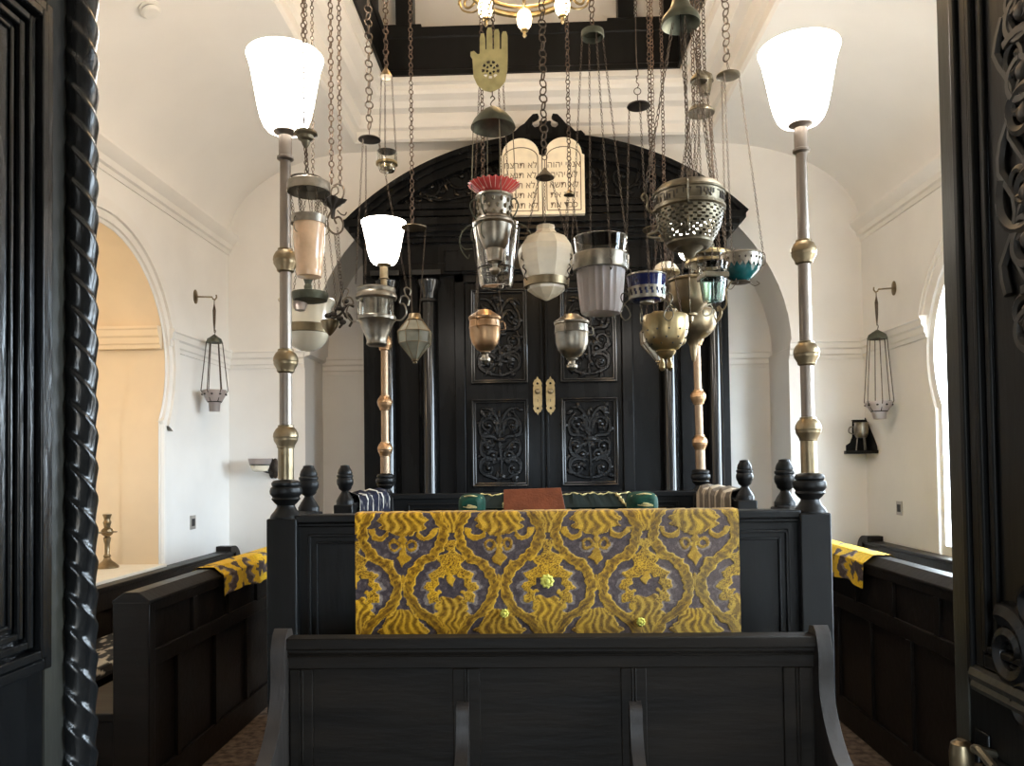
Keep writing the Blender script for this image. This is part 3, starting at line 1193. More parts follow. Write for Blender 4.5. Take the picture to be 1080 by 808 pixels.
def path_normals(path, ref):
    """outward normals of a 2-D section path (perpendicular within its plane)"""
    out = []
    for i in range(len(path)):
        t = (path[min(i + 1, len(path) - 1)] - path[max(i - 1, 0)]).normalized()
        nn = t.cross(ref)
        out.append(nn.normalized())
    return out


# ------------------------------------------------------------------ the reading platform
YBF = 3.0
x_l, x_r = at(302, 600, YBF).x, at(856, 600, YBF).x
ZRAIL = at(576, 540, YBF).z
YMID1, YMID2, YREAR = 3.30, 3.93, 4.98
bimah = thing('bimah', 'raised black panelled reading platform with turned posts in the middle of the hall', 'reading platform', ((x_l + x_r) / 2, 4.0, 0))
PW = 0.059
bm = BM()
box(bm, x_l - PW + .005, x_r + PW - .005, YBF - PW + .012, YREAR + PW, 0.0, 0.32)
obj('platform', bm, M_BLACK, bimah, bevel=0.008)


def fielded(bm, u0, u1, z0, z1, face, depth, along='x', sgn=-1):
    """two nested raised beads round a panel on the face plane"""
    for ins, w in ((0.0, 0.012), (0.030, 0.009)):
        for (a0, a1, b0, b1) in ((u0 + ins, u0 + ins + w, z0 + ins, z1 - ins), (u1 - ins - w, u1 - ins, z0 + ins, z1 - ins), (u0 + ins, u1 - ins, z0 + ins, z0 + ins + w), (u0 + ins, u1 - ins, z1 - ins - w, z1 - ins)):
            f0, f1 = sorted((face, face + sgn * depth))
            if along == 'x':
                box(bm, a0, a1, f0, f1, b0, b1)
            else:
                box(bm, f0, f1, a0, a1, b0, b1)


bm = BM()
box(bm, x_l + PW - .01, x_r - PW + .01, YBF - 0.02, YBF + 0.03, 0.30, ZRAIL - 0.03)
xs = [x_l + PW + 0.0, x_l + PW + .72, x_r - PW - .72, x_r - PW]
for a_, b_ in zip(xs, xs[1:]):
    fielded(bm, a_ + 0.035, b_ - 0.035, 0.5, ZRAIL - 0.075, YBF - 0.02, 0.012)
obj('front_panel', bm, M_BLACK, bimah, bevel=0.003)
bm = BM()
box(bm, x_l + PW - .01, x_r - PW + .01, YBF - 0.045, YBF + 0.055, ZRAIL - 0.032, ZRAIL)
box(bm, x_l + PW - .01, x_r - PW + .01, YBF - 0.034, YBF + 0.044, ZRAIL - 0.048, ZRAIL - 0.03)
obj('front_rail', bm, M_BLACK, bimah, bevel=0.006)
bm = BM()
box(bm, x_l + PW - .02, x_r - PW + .02, YREAR - 0.03, YREAR + 0.03, 0.30, ZRAIL - 0.02)
fielded(bm, x_l + .15, x_r - .15, 0.5, ZRAIL - 0.06, YREAR - 0.03, 0.012)
box(bm, x_l + PW - .02, x_r - PW + .02, YREAR - 0.05, YREAR + 0.05, ZRAIL - 0.03, ZRAIL + 0.004)
obj('rear_panel', bm, M_BLACK, bimah, bevel=0.004)
for x in (x_l, x_r):
    for (ya_, yb2) in ((YBF, YMID1), (YMID2, YREAR)):
        bm = BM()
        box(bm, x - 0.025, x + 0.025, ya_ + .03, yb2 - .03, 0.30, ZRAIL - 0.02)
        box(bm, x - 0.045, x + 0.045, ya_ + .03, yb2 - .03, ZRAIL - 0.034, ZRAIL - 0.001)
        if yb2 - ya_ > .5:
            fielded(bm, ya_ + .1, yb2 - .1, 0.5, ZRAIL - 0.08, x - .025, 0.012, 'y', -1)
            fielded(bm, ya_ + .1, yb2 - .1, 0.5, ZRAIL - 0.08, x + .025, 0.012, 'y', 1)
        obj('side_panel', bm, M_BLACK, bimah, bevel=0.004)


def urn_post(x, Y, prof, zc, sq, oct_=False):
    """square post with turned top; prof in (radius, height above rail)"""
    bm = BM()
    box(bm, x - sq, x + sq, Y - sq, Y + sq, 0.0, zc)
    p = obj('post', bm, M_BLACK, bimah, bevel=0.006)
    bm = BM()
    lathe(bm, [(r, zc + h) for r, h in prof], (x, Y), 24)
    obj('turned_top', bm, M_BLACK, p)
    return p


k3 = YBF / F_
Z545 = ZRAIL - 0.012
URN = [(16.4 * k3, 0.0), (16.4 * k3, 0.004), (15.2 * k3, 0.014), (12.0 * k3, 0.028), (9.6 * k3, 0.042), (9.2 * k3, 0.050), (12.5 * k3, 0.062), (15.0 * k3, 0.074), (14.6 * k3, 0.078), (13.8 * k3, 0.082), (16.4 * k3, 0.094), (16.9 * k3, 0.105), (16.0 * k3, 0.118), (13.8 * k3, 0.124), (15.0 * k3, 0.130), (15.0 * k3, 0.138), (13.0 * k3, 0.146), (9 * k3, 0.150), (1 * k3, 0.151)]
for x in (x_l, x_r):
    urn_post(x, YBF, URN, Z545, PW)
    urn_post(x, YREAR, [(r * 1.0, h * 1.0) for r, h in URN], Z545, PW)
FIN = [(0.0447, 0.0), (0.0447, 0.020), (0.0420, 0.025), (0.034, 0.040), (0.0235, 0.056), (0.0180, 0.066), (0.0185, 0.070), (0.030, 0.079), (0.033, 0.085), (0.0335, 0.090), (0.041, 0.104), (0.0430, 0.118), (0.0415, 0.130), (0.0375, 0.135), (0.0375, 0.138), (0.0415, 0.143), (0.0415, 0.150), (0.036, 0.155), (0.0375, 0.162), (0.033, 0.178), (0.026, 0.189), (0.0235, 0.193), (0.0225, 0.200), (0.010, 0.203), (0.002, 0.2035)]
for x in (x_l, x_r):
    for Y in (YMID1, YMID2):
        urn_post(x, Y, FIN, Z545 + 0.004, 0.049)


# ------------------------------------------------------------------ torcheres
def torchere(label, Y, X, zbase, top_px, knops, lean_px, tube_mats, hs, shade):
    """standard on a post: px rows give the heights"""
    root = thing('torchere_lamp', label, 'lamp', (X, Y, zbase), 'tall brass standard lamps on the platform corners')
    k = Y / F_
    Zr = lambda py: at(lean_px, py, Y).z
    ztop = Zr(top_px)
    dx = at(lean_px, top_px, Y).x - X
    L = ztop - zbase
    cx = lambda z: X + dx * max(0, (z - zbase)) / L

    def lt(prof, n=22, caps=True):
        bm = BM()
        lathe(bm, [(r, z, cx(z), Y) for r, z in prof], n=n, caps=caps)
        return bm
    zk = [Zr(p) for p in knops]
    r_low, r_mid, r_up = 8.2 * hs * k, 6.6 * hs * k, 5.6 * hs * k
    obj('tube', lt([(r_low, zbase), (r_low, zk[0])]), tube_mats[0], root)
    obj('tube', lt([(r_mid, zk[0]), (r_mid, zk[1])]), tube_mats[1], root)
    obj('tube', lt([(r_mid * .96, zk[1]), (r_up * 1.12, zk[2])]), tube_mats[2], root)
    obj('tube', lt([(r_up * 1.1, zk[2]), (r_up, ztop - 0.01)]), tube_mats[3], root)
    s = hs * k
    for z in zk:
        obj('knop', lt([(7 * s, z - 13 * s), (9 * s, z - 11.5 * s), (9.4 * s, z - 9 * s), (12.3 * s, z - 4 * s), (12.6 * s, z - 2.6 * s), (12.6 * s, z - 1.0 * s), (13.2 * s, z), (12.8 * s, z + 4 * s), (10.5 * s, z + 8.5 * s), (8.4 * s, z + 10.5 * s), (8.2 * s, z + 12.5 * s), (7 * s, z + 13 * s)]), tube_mats[4], root)
    sh0, sh1, rm = shade     # bottom row, top row, rim half width
    zb2, zt2 = Zr(sh0), Zr(sh1)
    H = zt2 - zb2
    w = rm * k
    obj('socket', lt([(r_up, ztop - 0.02 * hs), (8.8 * s, ztop - .012 * hs), (8.8 * s, ztop - 0.004), (7 * s, ztop), (7 * s, zb2 - 5 * s), (9 * s, zb2 - 3 * s), (12.5 * s, zb2 - 1.2 * s), (12.8 * s, zb2 + 0.5 * s), (8 * s, zb2 + 1 * s)]), tube_mats[3], root)
    outp = [(0.38, 0.0), (0.48, 0.02), (0.57, 0.08), (0.66, 0.20), (0.73, 0.36), (0.79, 0.54), (0.85, 0.71), (0.91, 0.86), (0.965, 0.95), (1.0, 1.0)]
    shp = [(w * a, zb2 + H * b) for a, b in outp]
    inn = [(w * a - 0.004, zb2 + H * b + 0.003) for a, b in reversed(outp)]
    sh = lt(shp + [(w * 0.995, zb2 + H * 1.006)] + inn, 36, True)
    so = obj('lamp_shade', sh, M_SHADE, root)
    return root


ZU = Z545 + 0.1515
TM = (M_BRASS, M_STEEL, M_STEEL, M_STEEL, M_BRASS)
torchere('tall brass lamp with lit white shade on the front left platform post', YBF, x_l, ZU, 165, (461, 381, 275), 301, TM, 1.0, (139, 61, 40.5))
torchere('tall brass lamp with lit white shade on the front right platform post', YBF, x_r, ZU, 157, (453, 373, 266), 845, (M_BRASS, M_STEEL, M_STEEL, M_STEEL, M_BRASS), 1.0, (131, 53, 41.5))
M_POLE = mat('coppery_tube', (0.29, 0.205, 0.135), 0.45, 0.9, var=0.2, scale=10, stretch=(1, 1, 0.2))
TM2 = (M_POLE, M_POLE, M_POLE, M_BRASS, M_COPPER)
torchere('smaller-looking lit lamp on the rear left platform post, in front of the black columns', YREAR, x_l, ZU, 293, (474, 425, 362), 405, TM2, 0.62, (279, 235, 24))
torchere('lit lamp on the rear right platform post, shade hidden behind the pierced bronze lamp', YREAR, x_r, ZU, 287, (467, 419, 357), 732, TM2, 0.62, (273, 231, 24))

# ------------------------------------------------------------------ gold cloths
def over_rail(Yf, Yb, ztop, zf, zb, x=None):
    r = 0.012
    pts = [V((0, Yf, zf)), V((0, Yf, ztop - r))]
    for i in range(1, 7):
        a = pi - (pi / 2) * i / 6
        pts.append(V((0, Yf + r + r * cos(a), ztop - r + r * sin(a))))
    pts.append(V((0, Yb - r, ztop)))
    for i in range(1, 7):
        a = pi / 2 - (pi / 2) * i / 6
        pts.append(V((0, Yb - r + r * cos(a), ztop - r + r * sin(a))))
    pts.append(V((0, Yb, zb)))
    return pts


k_ = (YBF - 0.05) / F_
cx0, cx1 = at(375, 600, YBF - .05).x, at(780, 600, YBF - .05).x
zbot = at(577, 676, YBF - .05).z
path = resample(over_rail(YBF - 0.052, YBF + 0.062, ZRAIL + 0.005, zbot, 1.1), 0.0028)
nr = path_normals(path, V((-1, 0, 0)))
xa_c = at(476, 620, YBF - .05).x
px_m = 1 / k_


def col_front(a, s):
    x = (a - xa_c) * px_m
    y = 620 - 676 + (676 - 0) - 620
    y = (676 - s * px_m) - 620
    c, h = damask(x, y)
    dulling = min(1, max(0, (a - cx0) / (cx1 - cx0) * 1.5 - 0.35)) * (0.55 + 0.6 * vnoise(x * .04, y * .04))  # cloth turns duller and greyer towards the right, unevenly
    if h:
        c = lerp(c, (c[0] * 0.55 + .05, c[1] * 0.62 + .045, c[2] * 0.8 + .035), min(1, dulling))
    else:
        c = lerp(c, (0.15, 0.115, 0.10), 0.5 * min(1, dulling))
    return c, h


bm = BM()
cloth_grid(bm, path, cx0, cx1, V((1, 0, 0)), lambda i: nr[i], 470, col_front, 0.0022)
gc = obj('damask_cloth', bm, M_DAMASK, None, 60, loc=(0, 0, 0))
gc.location = (0, 0, 0)
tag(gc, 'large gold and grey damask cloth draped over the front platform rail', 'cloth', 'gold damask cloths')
# pale rosettes pinned on the cloth
for (px, py, r_) in ((577, 613, 7), (532, 647, 4.5), (676, 656, 4.5)):
    p = at(px, py, YBF - 0.058)
    bm = BM()
    rr = r_ * k_
    rings = []
    for fr, dy in ((1.0, 0.004), (1.0, -0.002), (0.75, -0.008), (0.45, -0.006), (0.3, -0.012), (0.02, -0.014)):
        rings.append([(p.x + rr * fr * (1 + 0.10 * cos(9 * tau * i / 36)) * cos(tau * i / 36), p.y + dy, p.z + rr * fr * (1 + 0.10 * cos(9 * tau * i / 36)) * sin(tau * i / 36)) for i in range(36)])
    loft(bm, rings)
    obj('rosette', bm, mat('rosette_yellow', (0.60, 0.56, 0.10), 0.6, var=0.2, scale=60), gc)

# ------------------------------------------------------------------ front pew
YPW = 2.52
pew = thing('pew', 'worn dark brown pew with curved ends and two armrests, facing the doorway', 'pew', (at(576, 700, YPW).x, YPW - 0.2, 0))
px0, px1 = at(302, 700, YPW).x, at(858, 700, YPW).x
zpt = at(576, 670, YPW).z
zp = lambda py: at(576, py, YPW).z
bm = BM()
box(bm, px0, px1, YPW - 0.035, YPW + 0.03, zp(682), zpt)
box(bm, px0, px1, YPW - 0.022, YPW + 0.025, zp(687), zp(682))
box(bm, px0, px1, YPW - 0.012, YPW + 0.02, zp(704), zp(687))
box(bm, px0, px1, YPW - 0.020, YPW - .01, zp(691), zp(688.5))
obj('top_rail', bm, M_PEW, pew, bevel=0.004)
bm = BM()
box(bm, px0, px1, YPW + 0.0, YPW + 0.02, 0.42, zp(700))
pan = [(307, 331), (478, 507), (655, 682), (826, 856)]
for a_, b_ in pan:
    xa_, xb_ = at(a_, 750, YPW).x, at(b_, 750, YPW).x
    box(bm, xa_, xb_, YPW - 0.012, YPW + 0.02, 0.42, zp(704))
    xm = (xa_ + xb_) / 2
    box(bm, xm - 0.008, xm - 0.002, YPW - 0.018, YPW, 0.42, zp(704))
    box(bm, xm + 0.002, xm + 0.008, YPW - 0.018, YPW, 0.42, zp(704))
box(bm, px0, px1, YPW - 0.012, YPW + 0.02, 0.42, 0.58)
obj('back_panel', bm, M_PEW, pew, bevel=0.003)
bm = BM()
box(bm, px0, px1, YPW - 0.42, YPW - 0.012, 0.42, 0.45)
box(bm, px0, px1, YPW - 0.40, YPW - 0.38, 0.0, 0.42)
obj('seat', bm, M_PEW, pew, bevel=0.006)


def end_profile(w, Y0):
    """outline of a pew end seen from the side: (y, z) with S sweep from top back to arm"""
    f = bez([V((0, Y0 - 0.035, zpt + .012)), V((0, Y0 - 0.055, zpt - 0.05)), V((0, Y0 - 0.055, zpt - 0.16)), V((0, Y0 - 0.09, zpt - 0.25)), V((0, Y0 - 0.17, zpt - 0.335)), V((0, Y0 - 0.26, zpt - 0.355))], 30)
    top = [V((0, Y0 + 0.04, zpt - 0.01)), V((0, Y0 + 0.025, zpt + 0.022)), V((0, Y0 - 0.015, zpt + 0.03))]
    arm = [V((0, Y0 - 0.34, zpt - 0.345)), V((0, Y0 - 0.40, zpt - 0.365)), V((0, Y0 - 0.41, zpt - 0.41)), V((0, Y0 - 0.37, zpt - 0.46)), V((0, Y0 - 0.36, zpt - 0.6)), V((0, Y0 - 0.40, 0.1)), V((0, Y0 - 0.40, 0)), V((0, Y0 + .04, 0))]
    return top + f + arm


for cx_, nm in ((298, 'l'), (864, 'r')):
    x = at(cx_, 690, YPW).x
    bm = BM()
    prism(bm, [V((x - 0.022, p.y, p.z)) for p in end_profile(0.04, YPW)], (0.046, 0, 0))
    obj('pew_end', bm, M_PEWV, pew, bevel=0.010)
for cx_ in (489, 669):
    x = at(cx_, 745, YPW).x
    bm = BM()
    zt = zp(738)
    f = bez([V((x, YPW - 0.014, zt)), V((x, YPW - 0.045, zt - 0.02)), V((x, YPW - 0.055, zt - 0.09)), V((x, YPW - 0.09, zt - 0.15)), V((x, YPW - 0.16, zt - 0.18)), V((x, YPW - 0.28, zt - 0.18))], 26)
    loop = f + [V((x, YPW - 0.34, zt - 0.20)), V((x, YPW - 0.34, zt - 0.25)), V((x, YPW - 0.30, zt - 0.27)), V((x, YPW - 0.30, 0.45)), V((x, YPW - 0.0, 0.45)), V((x, YPW - .0, zt))]
    prism(bm, [p - V((0.02, 0, 0)) for p in loop], (0.040, 0, 0))
    obj('armrest', bm, M_PEWV, pew, bevel=0.010)

# ------------------------------------------------------------------ side partitions and wall benches
def partition(label, s, Xin, y0, y1, ztop, th):
    """panelled pew back facing the platform; s=+1: visible face looks to +x"""
    root = thing('panelled_bench', label, 'bench', (Xin, (y0 + y1) / 2, 0), 'panelled benches beside the platform')
    Xo = Xin - s * th
    a, b = sorted((Xin, Xo))
    bm = BM()
    c0 = 0.03
    # capped core, chamfered top
    zc = ztop - 0.045
    loop = [V((a + 0.02, y0 + 0.02, 0)), V((b - 0.02, y0 + 0.02, 0)), V((b - 0.02, y0 + .02, zc)), V((a + 0.02, y0 + .02, zc))]
    prism(bm, loop, (0, y1 - y0 - .02, 0))
    # rails and stiles on the visible face
    f0, f1 = sorted((Xin - s * 0.022, Xin))
    zm0, zm1 = ztop - 0.36, ztop - 0.28
    box(bm, f0, f1, y0, y1, 0.0, 0.16)
    box(bm, f0, f1, y0, y1, zm0, zm1)
    box(bm, f0, f1, y0, y1, ztop - 0.10, zc)
    obj('back', bm, M_BENCH, root, bevel=0.004)
    n = 10
    for row, (z0, z1, off) in enumerate(((0.16, zm0, 0.28), (zm1, ztop - 0.10, 0.0))):
        y = y0 + 0.0 + off
        sp = 0.46
        while y < y1 - 0.05:
            wv = 0.05
            bm = BM()
            box(bm, f0, f1, y, min(y + wv, y1), z0, z1)
            obj('stile', bm, M_BENCH, root, bevel=0.003)
            y += sp
        if off:
            bm = BM()
            box(bm, f0, f1, y0, y0 + 0.08, z0, z1)
            obj('stile', bm, M_BENCH, root, bevel=0.003)
    bm = BM()
    ch = 0.05
    loop = [V((a - 0.006, y0 - 0.01, zc - .012)), V((b + 0.006, y0 - 0.01, zc - .012)), V((b + 0.006, y0 - .01, zc + 0.005)), V((b - ch, y0 - .01, ztop)), V((a + ch, y0 - .01, ztop)), V((a - 0.006, y0 - .01, zc + 0.005))]
    prism(bm, loop, (0, y1 - y0 + .02, 0))
    obj('cap_rail', bm, M_BENCH, root, bevel=0.004)
    bm = BM()
    box(bm, a - 0.002, b + 0.002, y0 - 0.012, y0 + 0.05, 0, zc)
    obj('end_panel', bm, M_BENCH, root, bevel=0.006)
    bm = BM()
    q0, q1 = sorted((Xo, Xo - s * 0.36))
    box(bm, q0, q1, y0 + 0.05, y1, 0.40, 0.44)
    box(bm, q0 + 0.03, q1 - .03, y0 + 0.08, y1 - .03, 0.0, 0.40)
    obj('seat', bm, M_BENCH, root, bevel=0.006)
    return root


PXL, PXR = -1.83, 1.83
zpl = atX(151, 627, PXL).z
y0l = atX(158, 626, PXL).y
partition('black panelled bench with chamfered end, left of the platform', 1, PXL, y0l, 6.6, zpl, 0.17)
zpr = atX(1003, 612, PXR).z
partition('black panelled bench right of the platform, running behind the carved door', -1, PXR, 3.15, 6.6, zpr, 0.17)


def wall_bench(label, X, s, px_end, py_top, y0):
    """tall backed bench along a side wall, round-shouldered at its far end"""
    root = thing('wall_bench', label, 'bench', (X + s * 0.2, 5.2, 0), 'long benches along the side walls')
    xf = X + s * 0.10
    p = atX(px_end, py_top, xf)
    y1 = min(p.y, YB - 0.08)
    zt = p.z
    bm = BM()
    a, b = sorted((X + s * 0.012, xf))
    zl = zt - 0.045
    box(bm, a, b, y0, y1 - 0.10, 0.0, zl - .03)
    a2, b2 = sorted((X + s * 0.08, X + s * 0.125))
    box(bm, a2, b2, y0, y1 - .10, zl - 0.16, zl - 0.03)
    y = y0 + 0.2
    while y < y1 - 0.3:
        box(bm, a2, b2, y, y + 0.035, 0.47, zl - .16)
        y += 0.55
    obj('back', bm, M_BENCH, root, bevel=0.004)
    bm = BM()
    c, d = sorted((X + s * 0.01, X + s * 0.14))
    box(bm, c, d, y0, y1 - 0.10, zl - 0.03, zl)
    obj('cap_rail', bm, M_BENCH, root, bevel=0.006)
    bm = BM()
    R_ = 0.16
    loop = [V((c - .006, y1 - 0.24, zt))]
    for i in range(13):
        t = pi / 2 * (1 - i / 12)
        loop.append(V((c - .006, y1 - R_ + R_ * cos(t), zt - R_ + R_ * sin(t))))
    loop += [V((c - .006, y1, 0)), V((c - .006, y1 - 0.12, 0)), V((c - .006, y1 - .12, zl - 0.02)), V((c - .006, y1 - 0.24, zl - 0.006))]
    prism(bm, loop, (d - c + .012, 0, 0))
    obj('end_panel', bm, M_BENCH, root, bevel=0.006)
    bm = BM()
    e, f = sorted((X + s * 0.1, X + s * 0.56))
    box(bm, e, f, y0, y1 - 0.02, 0.40, 0.44)
    g, h = sorted((X + s * 0.12, X + s * 0.50))
    box(bm, g, h, y0, y1 - 0.04, 0, 0.40)
    obj('seat', bm, M_BENCH, root, bevel=0.006)
    return root


wall_bench('long dark bench against the left wall below the lit alcove', XL, 1, 252, 573, 3.3)
wall_bench('long dark bench against the right wall below the bright window', XR, -1, 903, 562, 3.3)

# patterned seat cushion on the left wall bench
bm = BM()
def col_cush(a, s):
    v = vnoise(a * 17, s * 22) + 0.4 * sin(a * 31 + 5 * sin(s * 22)) * sin(s * 37)
    return ((0.50, 0.45, 0.36) if v > 0.62 else (0.015, 0.014, 0.014)), 0
path = resample([V((XL + 0.58, 0, 0.445)), V((XL + 0.585, 0, 0.47)), V((XL + 0.57, 0, 0.50)), V((XL + 0.54, 0, 0.515)), V((XL + 0.17, 0, 0.515)), V((XL + 0.15, 0, 0.50)), V((XL + .15, 0, 0.445))], 0.012)
cloth_grid(bm, path, 3.9, 5.6, V((0, 1, 0)), lambda i: V((0, 0, 0)), 150, col_cush)
bmesh.ops.holes_fill(bm, edges=[e for e in bm.edges if e.is_boundary])
cu = obj('seat_cushion', bm, M_CUSHION)
tag(cu, 'black and cream patterned seat cushion on the left wall bench', 'cushion')

# gold runners over the side benches
def side_cloth(label, s, Xin, y0, y1, ztop, th, fold, drop=0.20):
    Xo = Xin - s * th
    ex = 0.022
    pts = [V((Xin + s * ex, 0, ztop - drop)), V((Xin + s * ex, 0, ztop - 0.035)), V((Xin - s * 0.035, 0, ztop + 0.010)), V((Xo + s * 0.04, 0, ztop + 0.010)), V((Xo - s * ex, 0, ztop - 0.03)), V((Xo - s * ex, 0, ztop - 0.14))]
    path = resample(pts, 0.006)
    L = len(path)

    def colf(a, sl):
        c, h = damask((a - y0) * 150 + 12 * s, sl * 230 - 20)
        if h:
            c = lerp(c, (0.80, 0.52, 0.02), 0.75)
        return c, h

    def edge(a, sl, i):
        t = max(0, 1 - sl / (drop + .02))
        return V((s * t * 0.022 * (0.5 + 0.5 * sin(a * fold)), 0, -t * 0.012 * sin(a * 9 + 1)))
    bm = BM()
    cloth_grid(bm, path, y0, y1, V((0, 1, 0)), lambda i: V((0, 0, 0)), 200, colf, 0, edge_fn=edge)
    o = obj('damask_cloth', bm, M_DAMASK, sharp=60)
    return tag(o, label, 'cloth', 'gold damask cloths')


yl0 = atX(232, 605, PXL).y
side_cloth('yellow damask runner over the cap of the left bench', 1, PXL, yl0, 6.5, zpl, 0.17, 21, 0.15)
yr0 = atX(915, 590, PXR).y
side_cloth('yellow damask runner over the cap of the right bench', -1, PXR, yr0, 6.5, zpr, 0.17, 23, 0.17)

# ------------------------------------------------------------------ things on the reading platform
desk = thing('reading_desk', 'black reading desk behind the gold cloth under dark green velvet', 'desk', (at(589, 530, 3.6).x, 3.7, 0.32))
yd0, yd1 = 3.40, 3.95
dx0, dx1 = at(500, 530, yd0).x, at(680, 530, yd0).x
zd_ = at(589, 538, yd0).z
bm = BM()
box(bm, dx0, dx1, yd0, yd1, zd_ - 0.03, zd_)
obj('desk_top', bm, M_BLACK, desk, bevel=0.005)
for x in (dx0 + 0.05, dx1 - 0.05):
    for y in (yd0 + .05, yd1 - .05):
        bm = BM()
        box(bm, x - 0.03, x + 0.03, y - 0.03, y + .03, 0.322, zd_ - 0.03)
        obj('leg', bm, M_BLACK, desk, bevel=0.004)
# velvet mantle tented over a low book ridge along the desk
zr = at(589, 521, yd1).z
bm = BM()
A, B, C3, D3 = [], [], [], []
nseg = 60
for i in range(nseg + 1):
    x = dx0 - 0.01 + (dx1 - dx0 + 0.02) * i / nseg
    wv = 0.004 * sin(i * 0.9) + 0.003 * sin(i * 2.3)
    A.append((x, yd0 - 0.012, zd_ - 0.25))
    B.append((x, yd0 - 0.012, zd_ + 0.012))
    C3.append((x, yd1 - 0.1 + wv, max(zr, zd_ + .03) + wv))
    D3.append((x, yd1 + 0.02, zd_ + 0.012))
strip(bm, A, B)
strip(bm, B, C3)
strip(bm, C3, D3)
bmesh.ops.remove_doubles(bm, verts=bm.verts[:], dist=1e-5)
mantle = obj('velvet_mantle', bm, M_VELVETD, sharp=50)
tag(mantle, 'dark green velvet mantle with gold fringe over the reading desk', 'cloth')
bm = BM()
tube(bm, [V(p) + V((0, -0.004, 0.004)) for p in C3], [0.0035 + 0.0022 * sin(i * 1.9) for i in range(len(C3))], 6)
for px in (532, 658):
    x = at(px, 525, yd0 + .1).x
    pts = [(x + 0.004 * sin(j * 1.5), yd0 + (yd1 - .1 - yd0) * j / 14 - 0.006, zd_ + 0.012 + (zr - zd_ - .012) * j / 14 + 0.004) for j in range(15)]
    tube(bm, pts, [0.006 + 0.003 * sin(j * 2.2) for j in range(15)], 6)
obj('gold_fringe', bm, M_GOLDTHREAD, mantle)
for (pxa, pxb, lab) in ((484, 512, 'green velvet cushion with gold embroidery left of the brown leather book'), (661, 693, 'green velvet cushion with gold embroidery right of the brown leather book')):
    y = yd0 - 0.135
    xa_, xb_ = at(pxa, 528, y).x, at(pxb, 528, y).x
    z1, z0 = at(589, 519.5, y).z, at(589, 545, yd0 - .1).z + 0.002
    xm, hw, zm, hh = (xa_ + xb_) / 2, (xb_ - xa_) / 2, (z0 + z1) / 2, (z1 - z0) / 2
    bm = BM()
    rings = []
    for j in range(13):
        ph = -pi / 2 + pi * j / 12
        c = max(abs(cos(ph)), 1e-3) ** 0.45
        rings.append([(xm + hw * c * (abs(cos(a)) ** 0.6) * (1 if cos(a) > 0 else -1), y + 0.11 * sin(ph), zm + hh * c * (abs(sin(a)) ** 0.6) * (1 if sin(a) > 0 else -1)) for a in [tau * i / 28 for i in range(28)]])
    loft(bm, rings)
    cush = obj('velvet_cushion', bm, M_VELVET)
    tag(cush, lab, 'cushion', 'green velvet cushions on the desk')
    bm = BM()
    yf = y - 0.105
    for t in range(3):
        tube(bm, bez([V((xm - hw * .5 + .012 * t, yf, zm + .001)), V((xm - hw * .1, yf - .008, zm + .006 * (t - .5))), V((xm + hw * .5, yf, zm - .004 + .002 * t))], 12), 0.0022, 5)
    tube(bm, bez([V((xm - hw * .8, y - .06, zm + hh * .66)), V((xm, y - .09, zm + hh * .9)), V((xm + hw * .8, y - .06, zm + hh * .66))], 16), 0.003, 5)
    obj('embroidery', bm, M_GOLDTHREAD, cush)
    # little stand ledge so that the cushion rests on the desk shelf
bm = BM()
box(bm, dx0 - 0.13, dx1 + 0.13, yd0 - 0.26, yd0 - 0.02, at(589, 545, yd0 - 0.1).z - 0.03, at(589, 545, yd0 - .1).z)
box(bm, dx0 - .10, dx0 - .04, yd0 - .15, yd0 - .09, 0.322, at(589, 545, yd0 - 0.1).z - 0.03)
box(bm, dx1 + .04, dx1 + .10, yd0 - .15, yd0 - .09, 0.322, at(589, 545, yd0 - 0.1).z - 0.03)
obj('ledge', bm, M_BLACK, desk, bevel=0.004)
# brown leather book propped upright
yk = yd0 - 0.17
q = [at(530.5, 517, yk), at(592, 515, yk), at(598, 545, yk), at(531, 545, yk)]
book = thing('leather_book', 'large brown leather book propped behind the gold cloth', 'book', (at(563, 540, yk).x, yk, at(563, 545, yk).z))
bm = BM()
tl, tr, br_, bl_ = q
tilt = V((0, 0.05, 0))
prism(bm, [bl_, br_, tr + tilt, tl + tilt], (0, 0.006, 0))
prism(bm, [bl_ + V((0, .032, 0)), br_ + V((0, .032, 0)), tr + tilt + V((0, .032, 0)), tl + tilt + V((0, .032, 0))], (0, 0.006, 0))
box(bm, bl_.x - 0.004, bl_.x + 0.006, yk, yk + 0.038, bl_.z, bl_.z + 0.003)
obj('cover', bm, M_LEATHER, book, bevel=0.002)
bm = BM()
ii = V((0.005, 0, 0.004))
prism(bm, [bl_ + V((.004, .006, .003)), br_ + V((-.006, .006, .003)), tr + tilt + V((-.006, .006, -.005)), tl + tilt + V((.004, .006, -.005))], (0, 0.026, 0))
obj('page_block', bm, mat('old_paper', (0.62, 0.54, 0.40), 0.9, var=.1, scale=90, stretch=(1, 30, 1)), book)


